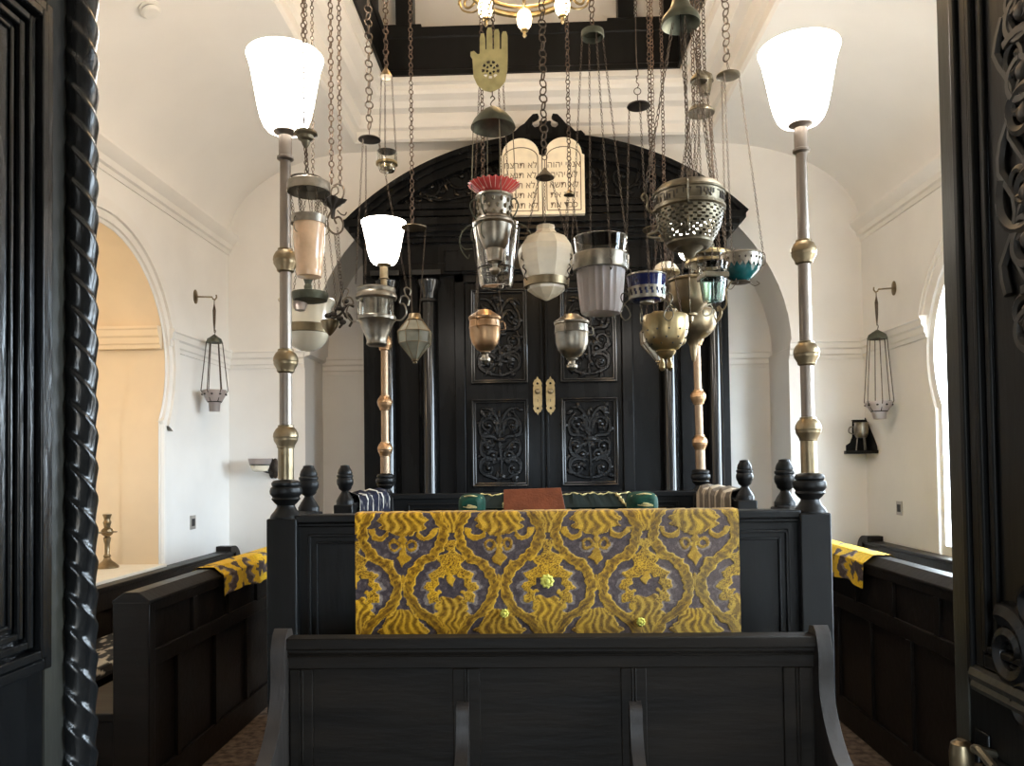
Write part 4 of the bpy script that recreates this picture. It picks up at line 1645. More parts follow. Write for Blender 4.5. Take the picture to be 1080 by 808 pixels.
def tallit(label, x, y0, y1, dark, light, drop, seed):
    rnd = random.Random(seed)
    path = resample([V((x - 0.055, 0, ZRAIL - drop)), V((x - 0.056, 0, ZRAIL + .0)), V((x - 0.045, 0, ZRAIL + 0.028)), V((x, 0, ZRAIL + 0.040)), V((x + 0.045, 0, ZRAIL + 0.028)), V((x + 0.056, 0, ZRAIL)), V((x + 0.055, 0, ZRAIL - drop))], 0.008)

    def colf(a, s):
        t = (a - y0) / (y1 - y0)
        st = sin(t * 34 + 2.0 * vnoise(s * 9, t * 7)) + 0.5 * sin(t * 77 + s * 6)
        return (light if st > (0.95 if dark[2] > dark[0] else 0.5) else lerp(dark, light, max(0, vnoise(t * 40, s * 30) - .7))), 0

    def edge(a, s, i):
        t = (a - y0) / (y1 - y0)
        return V((0, 0, 0.010 * sin(t * 22 + s * 5) + 0.006 * sin(t * 41 + s * 9)))
    bm = BM()
    cloth_grid(bm, path, y0, y1, V((0, 1, 0)), lambda i: V((0, 0, 0)), 110, colf, 0, edge_fn=edge)
    o = obj('prayer_shawl', bm, M_TALLIT, sharp=60)
    return tag(o, label, 'shawl', 'prayer shawls on the side rails')


tallit('navy and white striped shawl folded over the left side rail', x_l, 4.02, 4.86, (0.010, 0.011, 0.022), (0.50, 0.47, 0.41), 0.18, 3)
tallit('beige and brown striped shawl folded over the right side rail', x_r, 3.99, 4.86, (0.17, 0.145, 0.12), (0.50, 0.43, 0.33), 0.18, 5)


# ------------------------------------------------------------------ hanging lamps
class Lamp:
    """a hanging lamp whose parts are described in photo rows and half-widths at its own distance"""

    def __init__(self, label, cx, ref, Y, group=None, name='hanging_oil_lamp', cat='hanging lamp'):
        self.cx, self.Y, self.ref = cx, Y, ref
        p = at(cx, ref, Y)
        self.x = p.x
        self.k = Y / F_
        self.root = thing(name, label, cat, (p.x, Y, p.z), group)

    def z(self, py, cx=None):
        return at(self.cx if cx is None else cx, py, self.Y).z

    def P(self, px, py, dy=0.0):
        p = at(px, py, self.Y)
        # rows are measured along the upright through the lamp
        return V((self.x + (px - self.cx) * self.k, self.Y + dy, self.z(py)))

    def lathe(self, name, m, prof, n=28, parent=None, cx=None, wall=None, phase=0.0, wob=None, dy=0.0, sharp=35):
        x = self.x + ((cx - self.cx) * self.k if cx is not None else 0)
        pr = [(hw * self.k, self.z(py)) for py, hw in prof]
        if wall:
            inner = [(max(r - wall, 0.0006), z) for r, z in reversed(pr)]
            # keep a floor if the profile closes at the bottom
            pr2 = pr + inner
            bm = BM()
            lathe(bm, [(r, z) for r, z in pr2], (x, self.Y + dy), n, True, phase, wob)
        else:
            bm = BM()
            lathe(bm, pr, (x, self.Y + dy), n, True, phase, wob)
        return obj(name, bm, m, parent or self.root, sharp)

    def chain(self, pts, L=0.03, w=0.0026, m=None, name='chain', ratio=0.62):
        bm = BM()
        for a, b in zip(pts, pts[1:]):
            chain(bm, a, b, L, w, ratio)
        return obj(name, bm, m or M_IRON, self.root)

    def main(self, px, py, L=0.034, w=0.003, m=None, ratio=0.72, dy=0.0):
        """chain from a row straight up to the lantern ceiling"""
        p = self.P(px, py, dy)
        return self.chain([p, V((p.x, p.y, ZTOP))], L, w, m, 'chain', ratio)

    def fan(self, top, bot, n, ph=0.3, L=0.014, w=0.0011, m=None, cxt=None, rod=False):
        """n thin chains from (row, half-width) to (row, half-width)"""
        for i in range(n):
            a = ph + tau * i / n
            xt = self.x + ((cxt - self.cx) * self.k if cxt is not None else 0)
            p = V((xt + top[1] * self.k * cos(a), self.Y + top[1] * self.k * sin(a), self.z(top[0])))
            q = V((self.x + bot[1] * self.k * cos(a), self.Y + bot[1] * self.k * sin(a), self.z(bot[0])))
            if rod:
                bm = BM()
                tube(bm, [p, q], rod, 6)
                obj('rod', bm, m or M_IRON, self.root)
            else:
                self.chain([p, q], L, w, m, 'thin_chain', 0.6)

    def wire(self, name, m, pts, r, parent=None, rot=0.0, n=6):
        """scroll or hook drawn as photo points; rot turns it about the lamp's axis"""
        q = []
        for p in pts:
            v = self.P(p[0], p[1])
            u = v.x - self.x
            q.append(V((self.x + u * cos(rot), self.Y + u * sin(rot), v.z)))
        bm = BM()
        tube(bm, bez(q, 8 * (len(q) - 1)) if len(q) > 2 else q, r, n)
        return obj(name, bm, m, parent or self.root)

    def ring(self, name, m, px, py, R, r, axis=(0, 1, 0)):
        bm = BM()
        torus(bm, self.P(px, py), R * self.k, r, axis, 20, 6)
        return obj(name, bm, m, self.root)


GRP = 'oil lamps hanging over the platform'
# 1 peach tumbler with scalloped smoke disk
L = Lamp('peach glass tumbler lamp hanging under a scalloped grey disk beside the front left pole', 326, 260, 2.86, GRP)
L.main(321, 140, 0.026, 0.0026, M_RUST)
L.lathe('canopy', M_BRONZE, [(138, 2), (140, 4), (139.5, 12), (142, 12.5), (144, 9), (147, 8), (149, 5), (153, 3.5), (156, 1.5)], cx=323)
L.chain([L.P(322.5, 155), L.P(325, 186)], 0.026, 0.0024, M_RUST)
L.lathe('smoke_disk', M_SILVER, [(184, 2.5), (188, 5), (190.5, 12), (192, 20), (193.5, 22.5), (203, 23.0), (203.5, 22), (194.5, 21.5), (194, 2)], n=48, wob=lambda a, z: 1 + 0.012 * cos(24 * a))
L.fan((203, 19), (230, 15), 6, 0.2, 0.017, 0.0014)
L.lathe('collar', M_SILVER, [(229, 18.5), (229, 19), (237, 18.6), (237, 17.4), (229, 17.8)])
L.lathe('glass', M_PEACH, [(231, 17), (250, 16.6), (270, 15.2), (283, 13.6), (285, 14.2), (288, 14.0), (292, 12.8), (293, 6), (293.2, .5)], wall=None)
for rot in (0, 2.1, 4.2):
    L.wire('hook', M_BRONZE, [(344, 232), (347, 236), (346.5, 246), (342, 248.5), (339, 246)], 0.0018, rot=rot)
for (a, b, c) in ((307, 190, 246), (317, 205, 244)):
    L.wire('wire_loop', M_BRONZE, [(a, 188), (a - 1.5, 206), (a + 2, 228), (a + 8, 240), (a + 11, 232), (a + 9, 212), (a + 5, 192)], 0.0014)

# 2 milk glass bowl with brass band, behind the pole
L = Lamp('cream milk glass bowl lamp with brass band, partly behind the front left pole', 324, 350, 3.60, GRP)
L.lathe('bowl', M_MILK, [(316.5, 29), (317.5, 30), (320, 28), (326, 25), (335, 24), (345, 24), (354, 22.6), (361, 19.5), (366, 15), (369.5, 8), (370.6, 1)])
L.lathe('band', M_BRASS, [(343.5, 24.2), (343.5, 25.4), (352, 25.0), (352.5, 23.4)])
for rot, sx in ((0.1, 1), (2.9, 1), (1.57, 1)):
    L.wire('hook', M_IRON, [(349, 346), (353, 342), (351, 336), (355, 332), (353, 326), (355, 321)], 0.0022, rot=rot)
    L.wire('hook', M_IRON, [(351, 336), (347, 333), (348, 329)], 0.0018, rot=rot)
for rot in (0.1, 2.9, 1.57):
    p = V((L.x + 31 * L.k * cos(rot), L.Y + 31 * L.k * sin(rot), L.z(321)))
    q = V((L.x + 18 * L.k * cos(rot), L.Y + 18 * L.k * sin(rot), L.z(190)))
    L.chain([p, q], 0.017, 0.0014, M_IRON, 'thin_chain')
L.lathe('suspension_plate', M_DARKIRON, [(187, 2), (189, 18), (191, 18.5), (191.5, 2)])
L.main(324, 188, 0.028, 0.0026, M_IRON)

# 3 verdigris dish with candle cup
L = Lamp('verdigris bronze dish lamp with a candle cup, hanging just above the milk glass bowl', 327, 312, 3.24, GRP)
L.lathe('dish', M_GREEN, [(306, 2), (308.5, 17), (309, 19), (312, 19.5), (317, 18), (319, 10), (320, 1)])
L.lathe('candle_cup', M_GREEN, [(307, 6), (305, 4.2), (302, 4.4), (300, 3.2), (297, 4), (295, 5), (293.5, 3.6), (291.5, 4), (290.5, 6), (289.8, 6), (289.6, 4), (293, 3.2)], cx=325)
L.lathe('glass', M_HAZE, [(318, 7.5), (322, 7.2), (327, 5.5), (328.5, 1)], cx=316)
for px in (309, 337, 345):
    L.chain([L.P(px, 310), L.P(331 + (px - 327) * .4, 200)], 0.016, 0.0012, M_IRON, 'thin_chain')
L.main(331, 201, 0.022, 0.002, M_IRON)

# 4 scrolled iron lamp with leaf branch
L = Lamp('iron scroll lamp with a petal dish and a leafy brass branch', 354, 250, 3.36, GRP)
L.main(350, 194, 0.034, 0.0032, M_RUST)
L.main(358, 194, 0.030, 0.0028, M_RUST, dy=0.02)
L.wire('scroll', M_IRON, [(351, 207), (353, 206), (357, 203), (356, 197), (351, 198), (349.5, 205), (354, 209)], 0.0035)
L.wire('scroll', M_IRON, [(352, 196), (358, 194), (363, 199), (362, 208), (355, 217), (348, 225), (345, 234), (348, 243), (355, 247), (361, 243), (362, 235), (358, 229), (353, 231), (355, 236)], 0.0045)
L.wire('scroll', M_IRON, [(356, 222), (360, 226), (364, 227), (366, 224)], 0.003)
L.lathe('petal_dish', M_DARKIRON, [(211, 13), (214, 11), (217, 6), (221, 2.5), (230, 1.8), (231, .5)], n=40, wob=lambda a, z: 1 + 0.22 * cos(5 * a), cx=351)
L.chain([L.P(356, 240), L.P(358, 268), L.P(361, 312)], 0.02, 0.0018, M_IRON)
L.chain([L.P(353, 246), L.P(360, 312)], 0.02, 0.0018, M_IRON)
for (a, b, c_) in (((362, 306), (358, 322), (366, 336)), ((365, 322), (358, 332), (344, 338)), ((358, 318), (352, 330), (346, 331)), ((366, 330), (371, 338), (368, 345)), ((360, 326), (368, 322), (373, 324)), ((354, 333), (361, 340), (357, 346))):
    L.wire('leaf_branch', M_DARKIRON, [a, b, c_], 0.0055)
for (px, py) in ((364, 318), (357, 325), (351, 331), (366, 333), (345, 333), (361, 340), (358, 336)):
    bm = BM()
    p = L.P(px, py)
    ellipsoid(bm, p, 0.016, 0.010, 0.012, 8, 6)
    obj('leaf', bm, M_DARKIRON, L.root)
L.lathe('cup', M_BRASS, [(338, 9), (339, 9.6), (345, 8), (350, 4.5), (354, 1)], cx=347)

# 5 silver vase lamp with clear glass and scroll handles
L = Lamp('silver lamp with a ribbed glass body and scroll handles, hanging before the rear left pole', 397, 330, 3.3, GRP)
L.lathe('rim', M_SILVER, [(306, 19), (304.5, 20.5), (306, 21), (309, 20), (312, 22), (315, 22), (317, 20), (316, 18)])
L.lathe('glass', M_CLEAR, [(315, 19.4), (325, 19.6), (336, 19.8)], wall=0.004, n=36, wob=lambda a, z: 1 + 0.015 * cos(18 * a))
L.lathe('inner_cup', M_SILVER, [(310, 14), (325, 13), (334, 12), (335, 1)])
L.lathe('body', M_SILVER, [(334, 20.4), (335, 21), (338, 20.6), (340, 18.5), (348, 15), (356, 11.5), (360, 10.4), (363, 11), (365, 9), (366, 2)])
for rot, mir in ((0, 1), (pi, 1), (pi / 2, 1)):
    L.wire('handle', M_SILVER, [(418, 338), (424, 338), (429, 331), (427, 322), (422, 320), (424, 314), (429, 313), (432, 317), (431, 323)], 0.0038, rot=rot)
    L.wire('handle', M_SILVER, [(429, 313), (427, 306), (430, 304), (434, 307), (433, 312)], 0.003, rot=rot)
L.fan((150, 10.5), (306, 33), 3, 0.05, 0.015, 0.0012, cxt=391)
L.lathe('smoke_disk', M_DARKIRON, [(143, 2), (144.8, 7), (146.5, 11.5), (147.5, 12), (148.2, 10), (147.6, 1)], cx=391)
L.wire('rod', M_IRON, [(391, 144), (391, 136)], 0.0016)
L.main(391, 136, 0.040, 0.0036, M_IRON, 0.92)

# 6 tiny float glass near the ceiling
L = Lamp('tiny clear float glass lamp hanging high under a small brass cone, left of the pediment', 408, 172, 3.7, GRP)
L.main(408, 74, 0.034, 0.0032, M_RUST, 0.85)
L.lathe('canopy', M_BRASS, [(70.5, 1), (73, 2), (75, 3.5), (79, 6.2), (81.5, 7), (81.7, 1)])
L.fan((81, 6.5), (170, 11), 3, 0.55, 0.016, 0.0013)
L.lathe('glass', M_CLEAR, [(160, 10.5), (170, 10.2), (178, 9), (180.5, 8), (181, 1)], wall=0.003)
L.lathe('band', M_BRASSPALE, [(171.5, 10.6), (171.5, 11.6), (174, 11.6), (174.5, 10.4)])
L.lathe('oil', M_BRASSPALE, [(175, 8), (178, 7.6), (178.4, 1)])

# 7 octagonal glazed lanterns
def lantern(label, cx, top, bot, hw, Y, panem, capm, main_px, disk):
    L = Lamp(label, cx, (top + bot) / 2, Y, GRP)
    h = bot - top
    prof = [(top + h * .12, hw * .52), (top + h * .35, hw * 1.08), (top + h * .58, hw * 1.02), (top + h * .92, hw * .16)]
    L.lathe('panes', panem, [(a, b * .97) for a, b in prof], n=8, phase=pi / 8, sharp=5)
    L.lathe('cap', capm, [(top - 1, hw * .34), (top, hw * .38), (top + h * .07, hw * .42), (top + h * .11, hw * .54), (top + h * .13, hw * .50)], n=16)
    bm = BM()
    for i in range(8):
        a = tau * i / 8 + pi / 8
        tube(bm, [(L.x + r * L.k * cos(a), L.Y + r * L.k * sin(a), L.z(py)) for py, r in prof], 0.0022, 5)
    for py, r in prof[1:3]:
        tube(bm, [(L.x + r * L.k * cos(tau * i / 8 + pi / 8), L.Y + r * L.k * sin(tau * i / 8 + pi / 8), L.z(py)) for i in range(9)], 0.0022, 5)
    obj('came_frame', bm, capm, L.root)
    L.lathe('drop', capm, [(top + h * .90, hw * .2), (top + h * .93, hw * .22), (top + h * .95, hw * .12), (top + h * .98, hw * .14), (bot, hw * .02)], n=14)
    L.fan((disk + 2, hw * .75), (top, hw * .3), 3, 0.2, 0.013, 0.0011)
    L.lathe('canopy', capm, [(disk - 2, 1), (disk, 4), (disk + 1.8, hw * .8), (disk + 2.6, hw * .8), (disk + 2.7, 1)])
    L.main(main_px, disk - 2, 0.028, 0.0025, M_RUST, 0.8)
    return L


lantern('small grey eight-sided glass lantern in front of the left column', 437.5, 332, 384, 17, 3.6, M_PANE, M_BRASS, 436, 238)
lantern('white-paned eight-sided lantern half hidden behind the pierced brass bowl', 695, 330, 386, 19, 4.3, M_PANEW, M_BRASS, 693, 240)

# 8 and 12 brass and silver urns
def urn(label, cx, top, bot, hw, m, Y, off, mm):
    L = Lamp(label, cx, (top + bot) / 2, Y, GRP, 'hanging_urn_lamp')
    h = bot - top
    L.lathe('body', m, [(top + h * .14, hw * .97), (top + h * .17, hw), (top + h * .19, hw * .94), (top + h * .31, hw * .97), (top + h * .32, hw * 1.0), (top + h * .34, hw * .95), (top + h * .5, hw * .92), (top + h * .62, hw * .8), (top + h * .72, hw * .55), (top + h * .77, hw * .3), (top + h * .80, hw * .22)])
    L.lathe('lid', m, [(top, hw * .42), (top + 1, hw * .46), (top + h * .11, hw * .94), (top + h * .135, hw * 1.02), (top + h * .155, hw * 1.0), (top + h * .16, hw * .5)])
    L.lathe('finial', mm, [(top + h * .77, hw * .30), (top + h * .79, hw * .34), (top + h * .82, hw * .18), (top + h * .86, hw * .2), (top + h * .90, hw * .32), (top + h * .94, hw * .30), (top + h * .97, hw * .18), (bot, hw * .02)])
    for rot in (0.15, 0.15 + tau / 3, 0.15 + 2 * tau / 3):
        L.wire('ear', m, [(cx + hw * .96, top + h * .36), (cx + hw * 1.25, top + h * .34), (cx + hw * 1.2, top + h * .22), (cx + hw * .97, top + h * .2)], 0.0026, rot=rot)
        a = rot
        p = V((L.x + hw * 1.15 * L.k * cos(a), L.Y + hw * 1.15 * L.k * sin(a), L.z(top + h * .22)))
        L.chain([p, V((L.x + 3 * L.k * cos(a), L.Y + 3 * L.k * sin(a), L.z(off)))], 0.014, 0.0011, M_IRON, 'thin_chain')
    L.lathe('canopy', M_BRASS, [(off - 5, 1), (off - 3, 3), (off, 6), (off + 1, 6), (off + 1.2, 1)])
    L.main(cx, off - 4, 0.026, 0.0026, M_RUST, 0.85)


urn('small coppery urn lamp with lid before the left carved ark door', 511.5, 327.5, 384, 17.2, M_COPPER, 3.6, 205, M_SILVER)
urn('small silver urn lamp with lid before the right carved ark door', 603, 332, 391.5, 18.6, M_SILVER, 3.4, 205, M_SILVER)

# 9 red frilled glass in a silver holder under the brass hand
L = Lamp('red frilled glass dish in an ornate silver holder hanging from a brass open hand', 521.5, 240, 3.05, GRP)
bm = BM()
rings = []
for py, hw in ((207, 12), (203, 17), (199, 23), (195.5, 27), (195.0, 27), (199, 22), (203.5, 16), (206, 6)):
    rings.append([(L.x + hw * L.k * (1 + 0.035 * cos(26 * tau * i / 104)) * cos(tau * i / 104), L.Y + hw * L.k * (1 + 0.035 * cos(26 * tau * i / 104)) * sin(tau * i / 104), L.z(py) + 0.0025 * cos(26 * tau * i / 104) * (hw / 27)) for i in range(104)])
loft(bm, rings)
fr = obj('frilled_dish', bm, M_RED, L.root, 50)
bm = BM()
for i in range(26):
    a = tau * (i + .0) / 26
    tube(bm, [(L.x + hw * L.k * 1.04 * cos(a), L.Y + hw * L.k * 1.04 * sin(a), L.z(py) + 0.002) for py, hw in ((205, 14), (200, 21.5), (195.4, 27))], 0.0011, 4)
obj('pale_rib', bm, M_REDEDGE, fr)
L.lathe('collar', M_SILVER, [(206, 15), (207, 19.5), (209, 19.8), (211, 18), (213, 17.4), (229, 17), (231, 18.5), (233, 19), (234, 16)], n=32)
bm = BM()
for i in range(12):
    a = tau * i / 12
    for py in (214, 221, 228):
        ellipsoid(bm, (L.x + 17.6 * L.k * cos(a + (py == 221) * .26), L.Y + 17.6 * L.k * sin(a + (py == 221) * .26), L.z(py)), 0.007, 0.007, 0.010, 8, 5)
obj('embossing', bm, M_BRONZE, L.root)
L.lathe('body', M_SILVER, [(233, 17), (234.5, 21), (236.5, 21), (238.5, 18.5), (247, 17), (255, 14.5), (261, 12), (263, 9.5), (264, 9.5), (275, 7.8), (276, 8.4), (277.5, 6), (278.5, 3), (282, 2.4), (283.5, 5.5), (286, 6), (289, 4), (290.5, .5)], n=32)
for rot in (0, tau / 3, 2 * tau / 3, pi):
    L.wire('scroll_handle', M_GREEN, [(538, 233), (544, 226), (547, 216), (543, 210), (539, 213), (541, 219)], 0.003, rot=rot)
    L.wire('scroll_handle', M_GREEN, [(541, 236), (546, 243), (546, 252), (541, 256)], 0.0028, rot=rot)
L.fan((133, 22), (212, 25), 4, 0.35, 0, 0, M_BRONZE, rod=0.0018)
L.lathe('smoke_cap', M_GREEN, [(112, 1.5), (114, 5), (117, 10), (122, 16), (128, 21), (133, 23.5), (135, 24), (135.4, 23), (129, 19), (124, 14), (119, 7), (118, 1)], n=32)
L.wire('hook', M_IRON, [(521.5, 113), (519, 110), (521, 106.5), (523.5, 104), (521, 101), (519, 103.5)], 0.0022)
# the pierced hand plate
hand = [(520, 97), (512, 95), (505, 89), (501, 80), (500.5, 68), (500, 61), (498, 58), (498.2, 54), (502, 53), (506, 57), (508, 56), (508.3, 40), (509.5, 35), (513.0, 35), (514, 40), (514.2, 52), (515.4, 52), (515.6, 33), (517, 29), (520.8, 29), (521.8, 33), (521.8, 52), (523.4, 52), (523.6, 34), (525, 31), (528.4, 31), (529.6, 35), (529.6, 52), (531.2, 52), (531.6, 37), (533.0, 33.5), (536.6, 33.5), (538.2, 38), (538, 60), (537.5, 74), (535, 86), (529, 93)]
def HP(px, py):
    return V((L.x + (px - 521.5) * L.k, L.Y - 0.001, L.z(py)))
holes = []
for (r_in, r_out, cnt, off) in ((6.5, 9.6, 9, 0.0), (2.6, 5.4, 6, 0.3)):
    for i in range(cnt):
        a0_ = tau * i / cnt + off
        a1_ = a0_ + tau / cnt * 0.62
        hp = [HP(519.5 + r_out * cos(a0_ + (a1_ - a0_) * t / 4), 73 + r_out * sin(a0_ + (a1_ - a0_) * t / 4)) for t in range(5)]
        hp += [HP(519.5 + r_in * cos(a1_ - (a1_ - a0_) * t / 4), 73 + r_in * sin(a1_ - (a1_ - a0_) * t / 4)) for t in range(5)]
        holes.append(hp)
bm = BM()
sheet_with_holes(bm, [HP(*p) for p in hand], holes, (0, 0.005, 0))
obj('hand_plate', bm, M_OLIVE, L.root, bevel=0.0008)
L.ring('hanging_ring', M_IRON, 518.5, 24, 4.6, 0.0022)
L.ring('hanging_ring', M_IRON, 521, 99, 2.6, 0.0018, (1, 0, 0))
L.main(518.5, 19, 0.026, 0.0026, M_IRON)

# 10 thick clear tumbler behind the red-topped lamp
L = Lamp('thick clear glass tumbler in a wire cradle behind the red frilled lamp', 523, 268, 3.40, GRP)
L.lathe('tumbler', M_CLEAR, [(236, 24.5), (250, 23), (270, 20.8), (290, 19), (300, 18), (303, 16.5), (304, 2)], wall=0.007, n=36)
L.wire('cradle', M_DARKIRON, [(498, 240), (500, 262), (504, 284), (512, 289), (523, 291), (534, 288), (541, 280), (546, 262), (548, 240)], 0.0028)
L.wire('cradle', M_DARKIRON, [(498, 240), (500, 262), (504, 284), (512, 289), (523, 291), (534, 288), (541, 280), (546, 262), (548, 240)], 0.0028, rot=pi / 2)
bm = BM()
torus(bm, L.P(523, 284), 19.8 * L.k, 0.003, (0, 0, 1), 30, 6)
obj('cradle_ring', bm, M_DARKIRON, L.root)
for rot in (0, pi):
    L.wire('scroll', M_GREEN, [(547, 236), (555, 240), (561, 250), (560, 262), (553, 272), (551, 268)], 0.003, rot=rot)
    L.wire('scroll', M_GREEN, [(548, 262), (556, 262), (562, 256)], 0.0025, rot=rot)
L.fan((60, 14), (238, 24.5), 3, 0.9, 0.016, 0.0014, M_RUST)
L.lathe('canopy', M_IRON, [(52, 1), (55, 6), (60, 15), (61, 15), (61.2, 1)])
L.main(523, 54, 0.026, 0.0026, M_RUST)

# 11 big faceted opal lantern
L = Lamp('big faceted cream opal lantern with a brass band in the centre of the cluster', 576, 280, 3.06, GRP)
L.lathe('glass', M_FROST, [(238.5, 10), (243, 9.8), (247, 13), (252, 23), (262, 29.5), (268, 30), (280, 28), (297, 21.5), (306, 20), (312, 12), (317, 2)], n=9, phase=0.2, sharp=4)
L.lathe('band', M_BRASS, [(295, 23), (295, 24.4), (303, 23.6), (303.5, 21.5), (299, 21)], n=36)
for rot in (-0.5, 1.6, 3.7):
    L.wire('hook', M_DARKIRON, [(599, 299), (603, 294), (601, 289), (605, 285), (602, 281), (606, 276)], 0.0024, rot=rot)
    L.wire('hook', M_DARKIRON, [(601, 289), (598, 286), (599, 283)], 0.0018, rot=rot)
    p = V((L.x + 30.5 * L.k * cos(rot), L.Y + 30.5 * L.k * sin(rot), L.z(277)))
    L.chain([p, V((L.x + 7 * L.k * cos(rot), L.Y + 7 * L.k * sin(rot), L.z(187)))], 0.017, 0.0014, M_IRON, 'thin_chain')
L.lathe('canopy', M_IRON, [(177, 1), (179, 2), (182, 5), (187, 10), (188, 10), (188.2, 1)], n=20)
L.ring('hanging_ring', M_IRON, 576, 166, 2.6, 0.002)
L.wire('rod', M_IRON, [(576, 169), (576, 178)], 0.0016)
L.main(575.5, 163.5, 0.040, 0.0036, M_IRON, 0.92)

# 13 large fluted tumbler with embossed silver band
L = Lamp('large fluted clear tumbler, cloudy below an embossed silver band', 633.5, 290, 3.22, GRP)
L.lathe('tumbler', M_HAZE, [(285, 25), (300, 23.8), (320, 22), (329, 21), (331, 19.5), (331.6, 2)], wall=0.005, n=60, wob=lambda a, z: 1 + 0.035 * cos(20 * a))
L.lathe('glass', M_CLEAR, [(251, 28), (252, 28.6), (270, 26.6), (284, 25.2)], wall=0.005, n=48)
L.lathe('band', M_SILVER, [(270, 27.2), (269.5, 29), (271, 30), (283.5, 29.4), (285.5, 28.6), (286, 26)], n=40, wob=lambda a, z: 1 + 0.008 * cos(30 * a))
for rot in (0.25, 0.25 + pi / 2, 0.25 + pi, 0.25 + 1.5 * pi):
    L.wire('hook', M_IRON, [(663, 280), (667, 284), (668, 290), (665, 292), (663.5, 289)], 0.0022, rot=rot)
L.fan((38, 11.5), (279, 32.5), 4, 0.25, 0.016, 0.0013, cxt=629)
L.lathe('canopy', M_GREEN, [(31, 2), (32, 9), (33, 12), (39, 12.4), (40, 11.5), (34, 10.8), (33.5, 1)], cx=629)
L.main(628.5, 32, 0.034, 0.003, M_RUST, 0.85)

# 14 cobalt glass bowl in pierced silver
def pierced_band(L, name, m, z0, z1, r0_, r1_, n, shape='teeth'):
    """a band of metal round a glass with a row of real cut-outs"""
    bm = BM()
    segs = n * 6
    def pt(i, t, dr=0.0):
        a = tau * i / segs
        r = (r0_ + (r1_ - r0_) * t + dr) * L.k
        return (L.x + r * cos(a), L.Y + r * sin(a), L.z(z0 + (z1 - z0) * t))
    rowsT = [0.0, 0.22, 0.5, 0.78, 1.0]
    vs = {}
    def gv(i, j, d):
        key = (i % segs, j, d)
        if key not in vs:
            vs[key] = bm.verts.new(pt(i % segs, rowsT[j], 0.0 if d == 0 else -0.7))
        return vs[key]
    solid = lambda i, j: not ((j == 1 and i % 6 in (1, 2, 3)) or (j == 2 and i % 6 in (2, 3, 4))) if shape != 'full' else True
    for i in range(segs):
        for j in range(4):
            if not solid(i, j):
                continue
            for d in (0, 1):
                bm.faces.new((gv(i, j, d), gv(i + 1, j, d), gv(i + 1, j + 1, d), gv(i, j + 1, d)))
            for (di, dj, e) in ((-1, 0, ((i, j), (i, j + 1))), (1, 0, ((i + 1, j), (i + 1, j + 1)))):
                if not solid((i + di), j):
                    bm.faces.new((gv(*e[0], 0), gv(*e[1], 0), gv(*e[1], 1), gv(*e[0], 1)))
            if j == 0 or not solid(i, j - 1):
                bm.faces.new((gv(i, j, 0), gv(i + 1, j, 0), gv(i + 1, j, 1), gv(i, j, 1)))
            if j == 3 or not solid(i, j + 1):
                bm.faces.new((gv(i, j + 1, 0), gv(i + 1, j + 1, 0), gv(i + 1, j + 1, 1), gv(i, j + 1, 1)))
    return obj(name, bm, m, L.root)


L = Lamp('cobalt blue glass dish in a pierced silver band with looped side hooks', 682, 305, 3.0, GRP)
L.lathe('glass', M_BLUE, [(292, 19.8), (291, 20.4), (293, 20.6), (305, 19), (314, 18), (318, 14), (318.5, 1)], n=32)
L.lathe('silver_rim', M_SILVER, [(290.6, 20), (290.4, 21), (292, 21.2), (292.4, 20.2)])
pierced_band(L, 'pierced_band', M_SILVER, 304, 315.5, 20.0, 18.9, 20)
L.lathe('base', M_SILVER, [(315, 19.2), (316.4, 18.8), (317.4, 8), (320, 7), (320.4, 1)])
for rot in (0.12, 0.12 + pi, 0.12 + pi / 2):
    L.wire('loop_hook', M_BRONZE, [(700, 315), (704, 309), (709, 311), (709, 317), (703, 325), (700, 333), (705, 338), (710, 333), (709, 326), (704, 319), (699, 316)], 0.0024, rot=rot)
L.fan((113, 11), (310, 24), 3, 0.5, 0.015, 0.0013, cxt=677)
L.lathe('smoke_disk', M_DARKIRON, [(107, 2), (109, 8), (111, 12), (112.4, 12.4), (113.4, 10), (112.4, 1)], cx=677)
L.ring('hanging_ring', M_IRON, 676, 96, 3.6, 0.0018)
L.wire('rod', M_IRON, [(676, 99.5), (676, 108)], 0.0018)
L.wire('rod', M_IRON, [(676, 84), (675, 80), (677, 78), (675.4, 60), (675.4, 18)], 0.0022)
L.wire('hook', M_IRON, [(676, 92.5), (677.5, 89), (675, 86), (676, 82)], 0.0018)
L.main(675.4, 18, 0.022, 0.002, M_IRON)

# 15 the big pierced bronze lamp with the Hebrew band, under a bell
L = Lamp('big pierced grey bronze lamp with a lettered band hanging under a bell', 727, 232, 2.9, GRP)
Zt = [(196, 30), (197.5, 33), (203, 36.5), (205, 38.2), (207, 38.2), (207.5, 36.5)]
L.lathe('lid', M_BRONZE, [(193, 3), (194, 14), (196, 26), (198, 32), (203, 36), (205, 38.2), (207, 38.2), (207.6, 36.6), (205, 35.5)], n=40)
L.lathe('lettered_band', M_BRONZE, [(207, 36.8), (219, 35.6), (220, 37.6), (223, 37.8), (224.5, 35), (224, 34)], n=40)
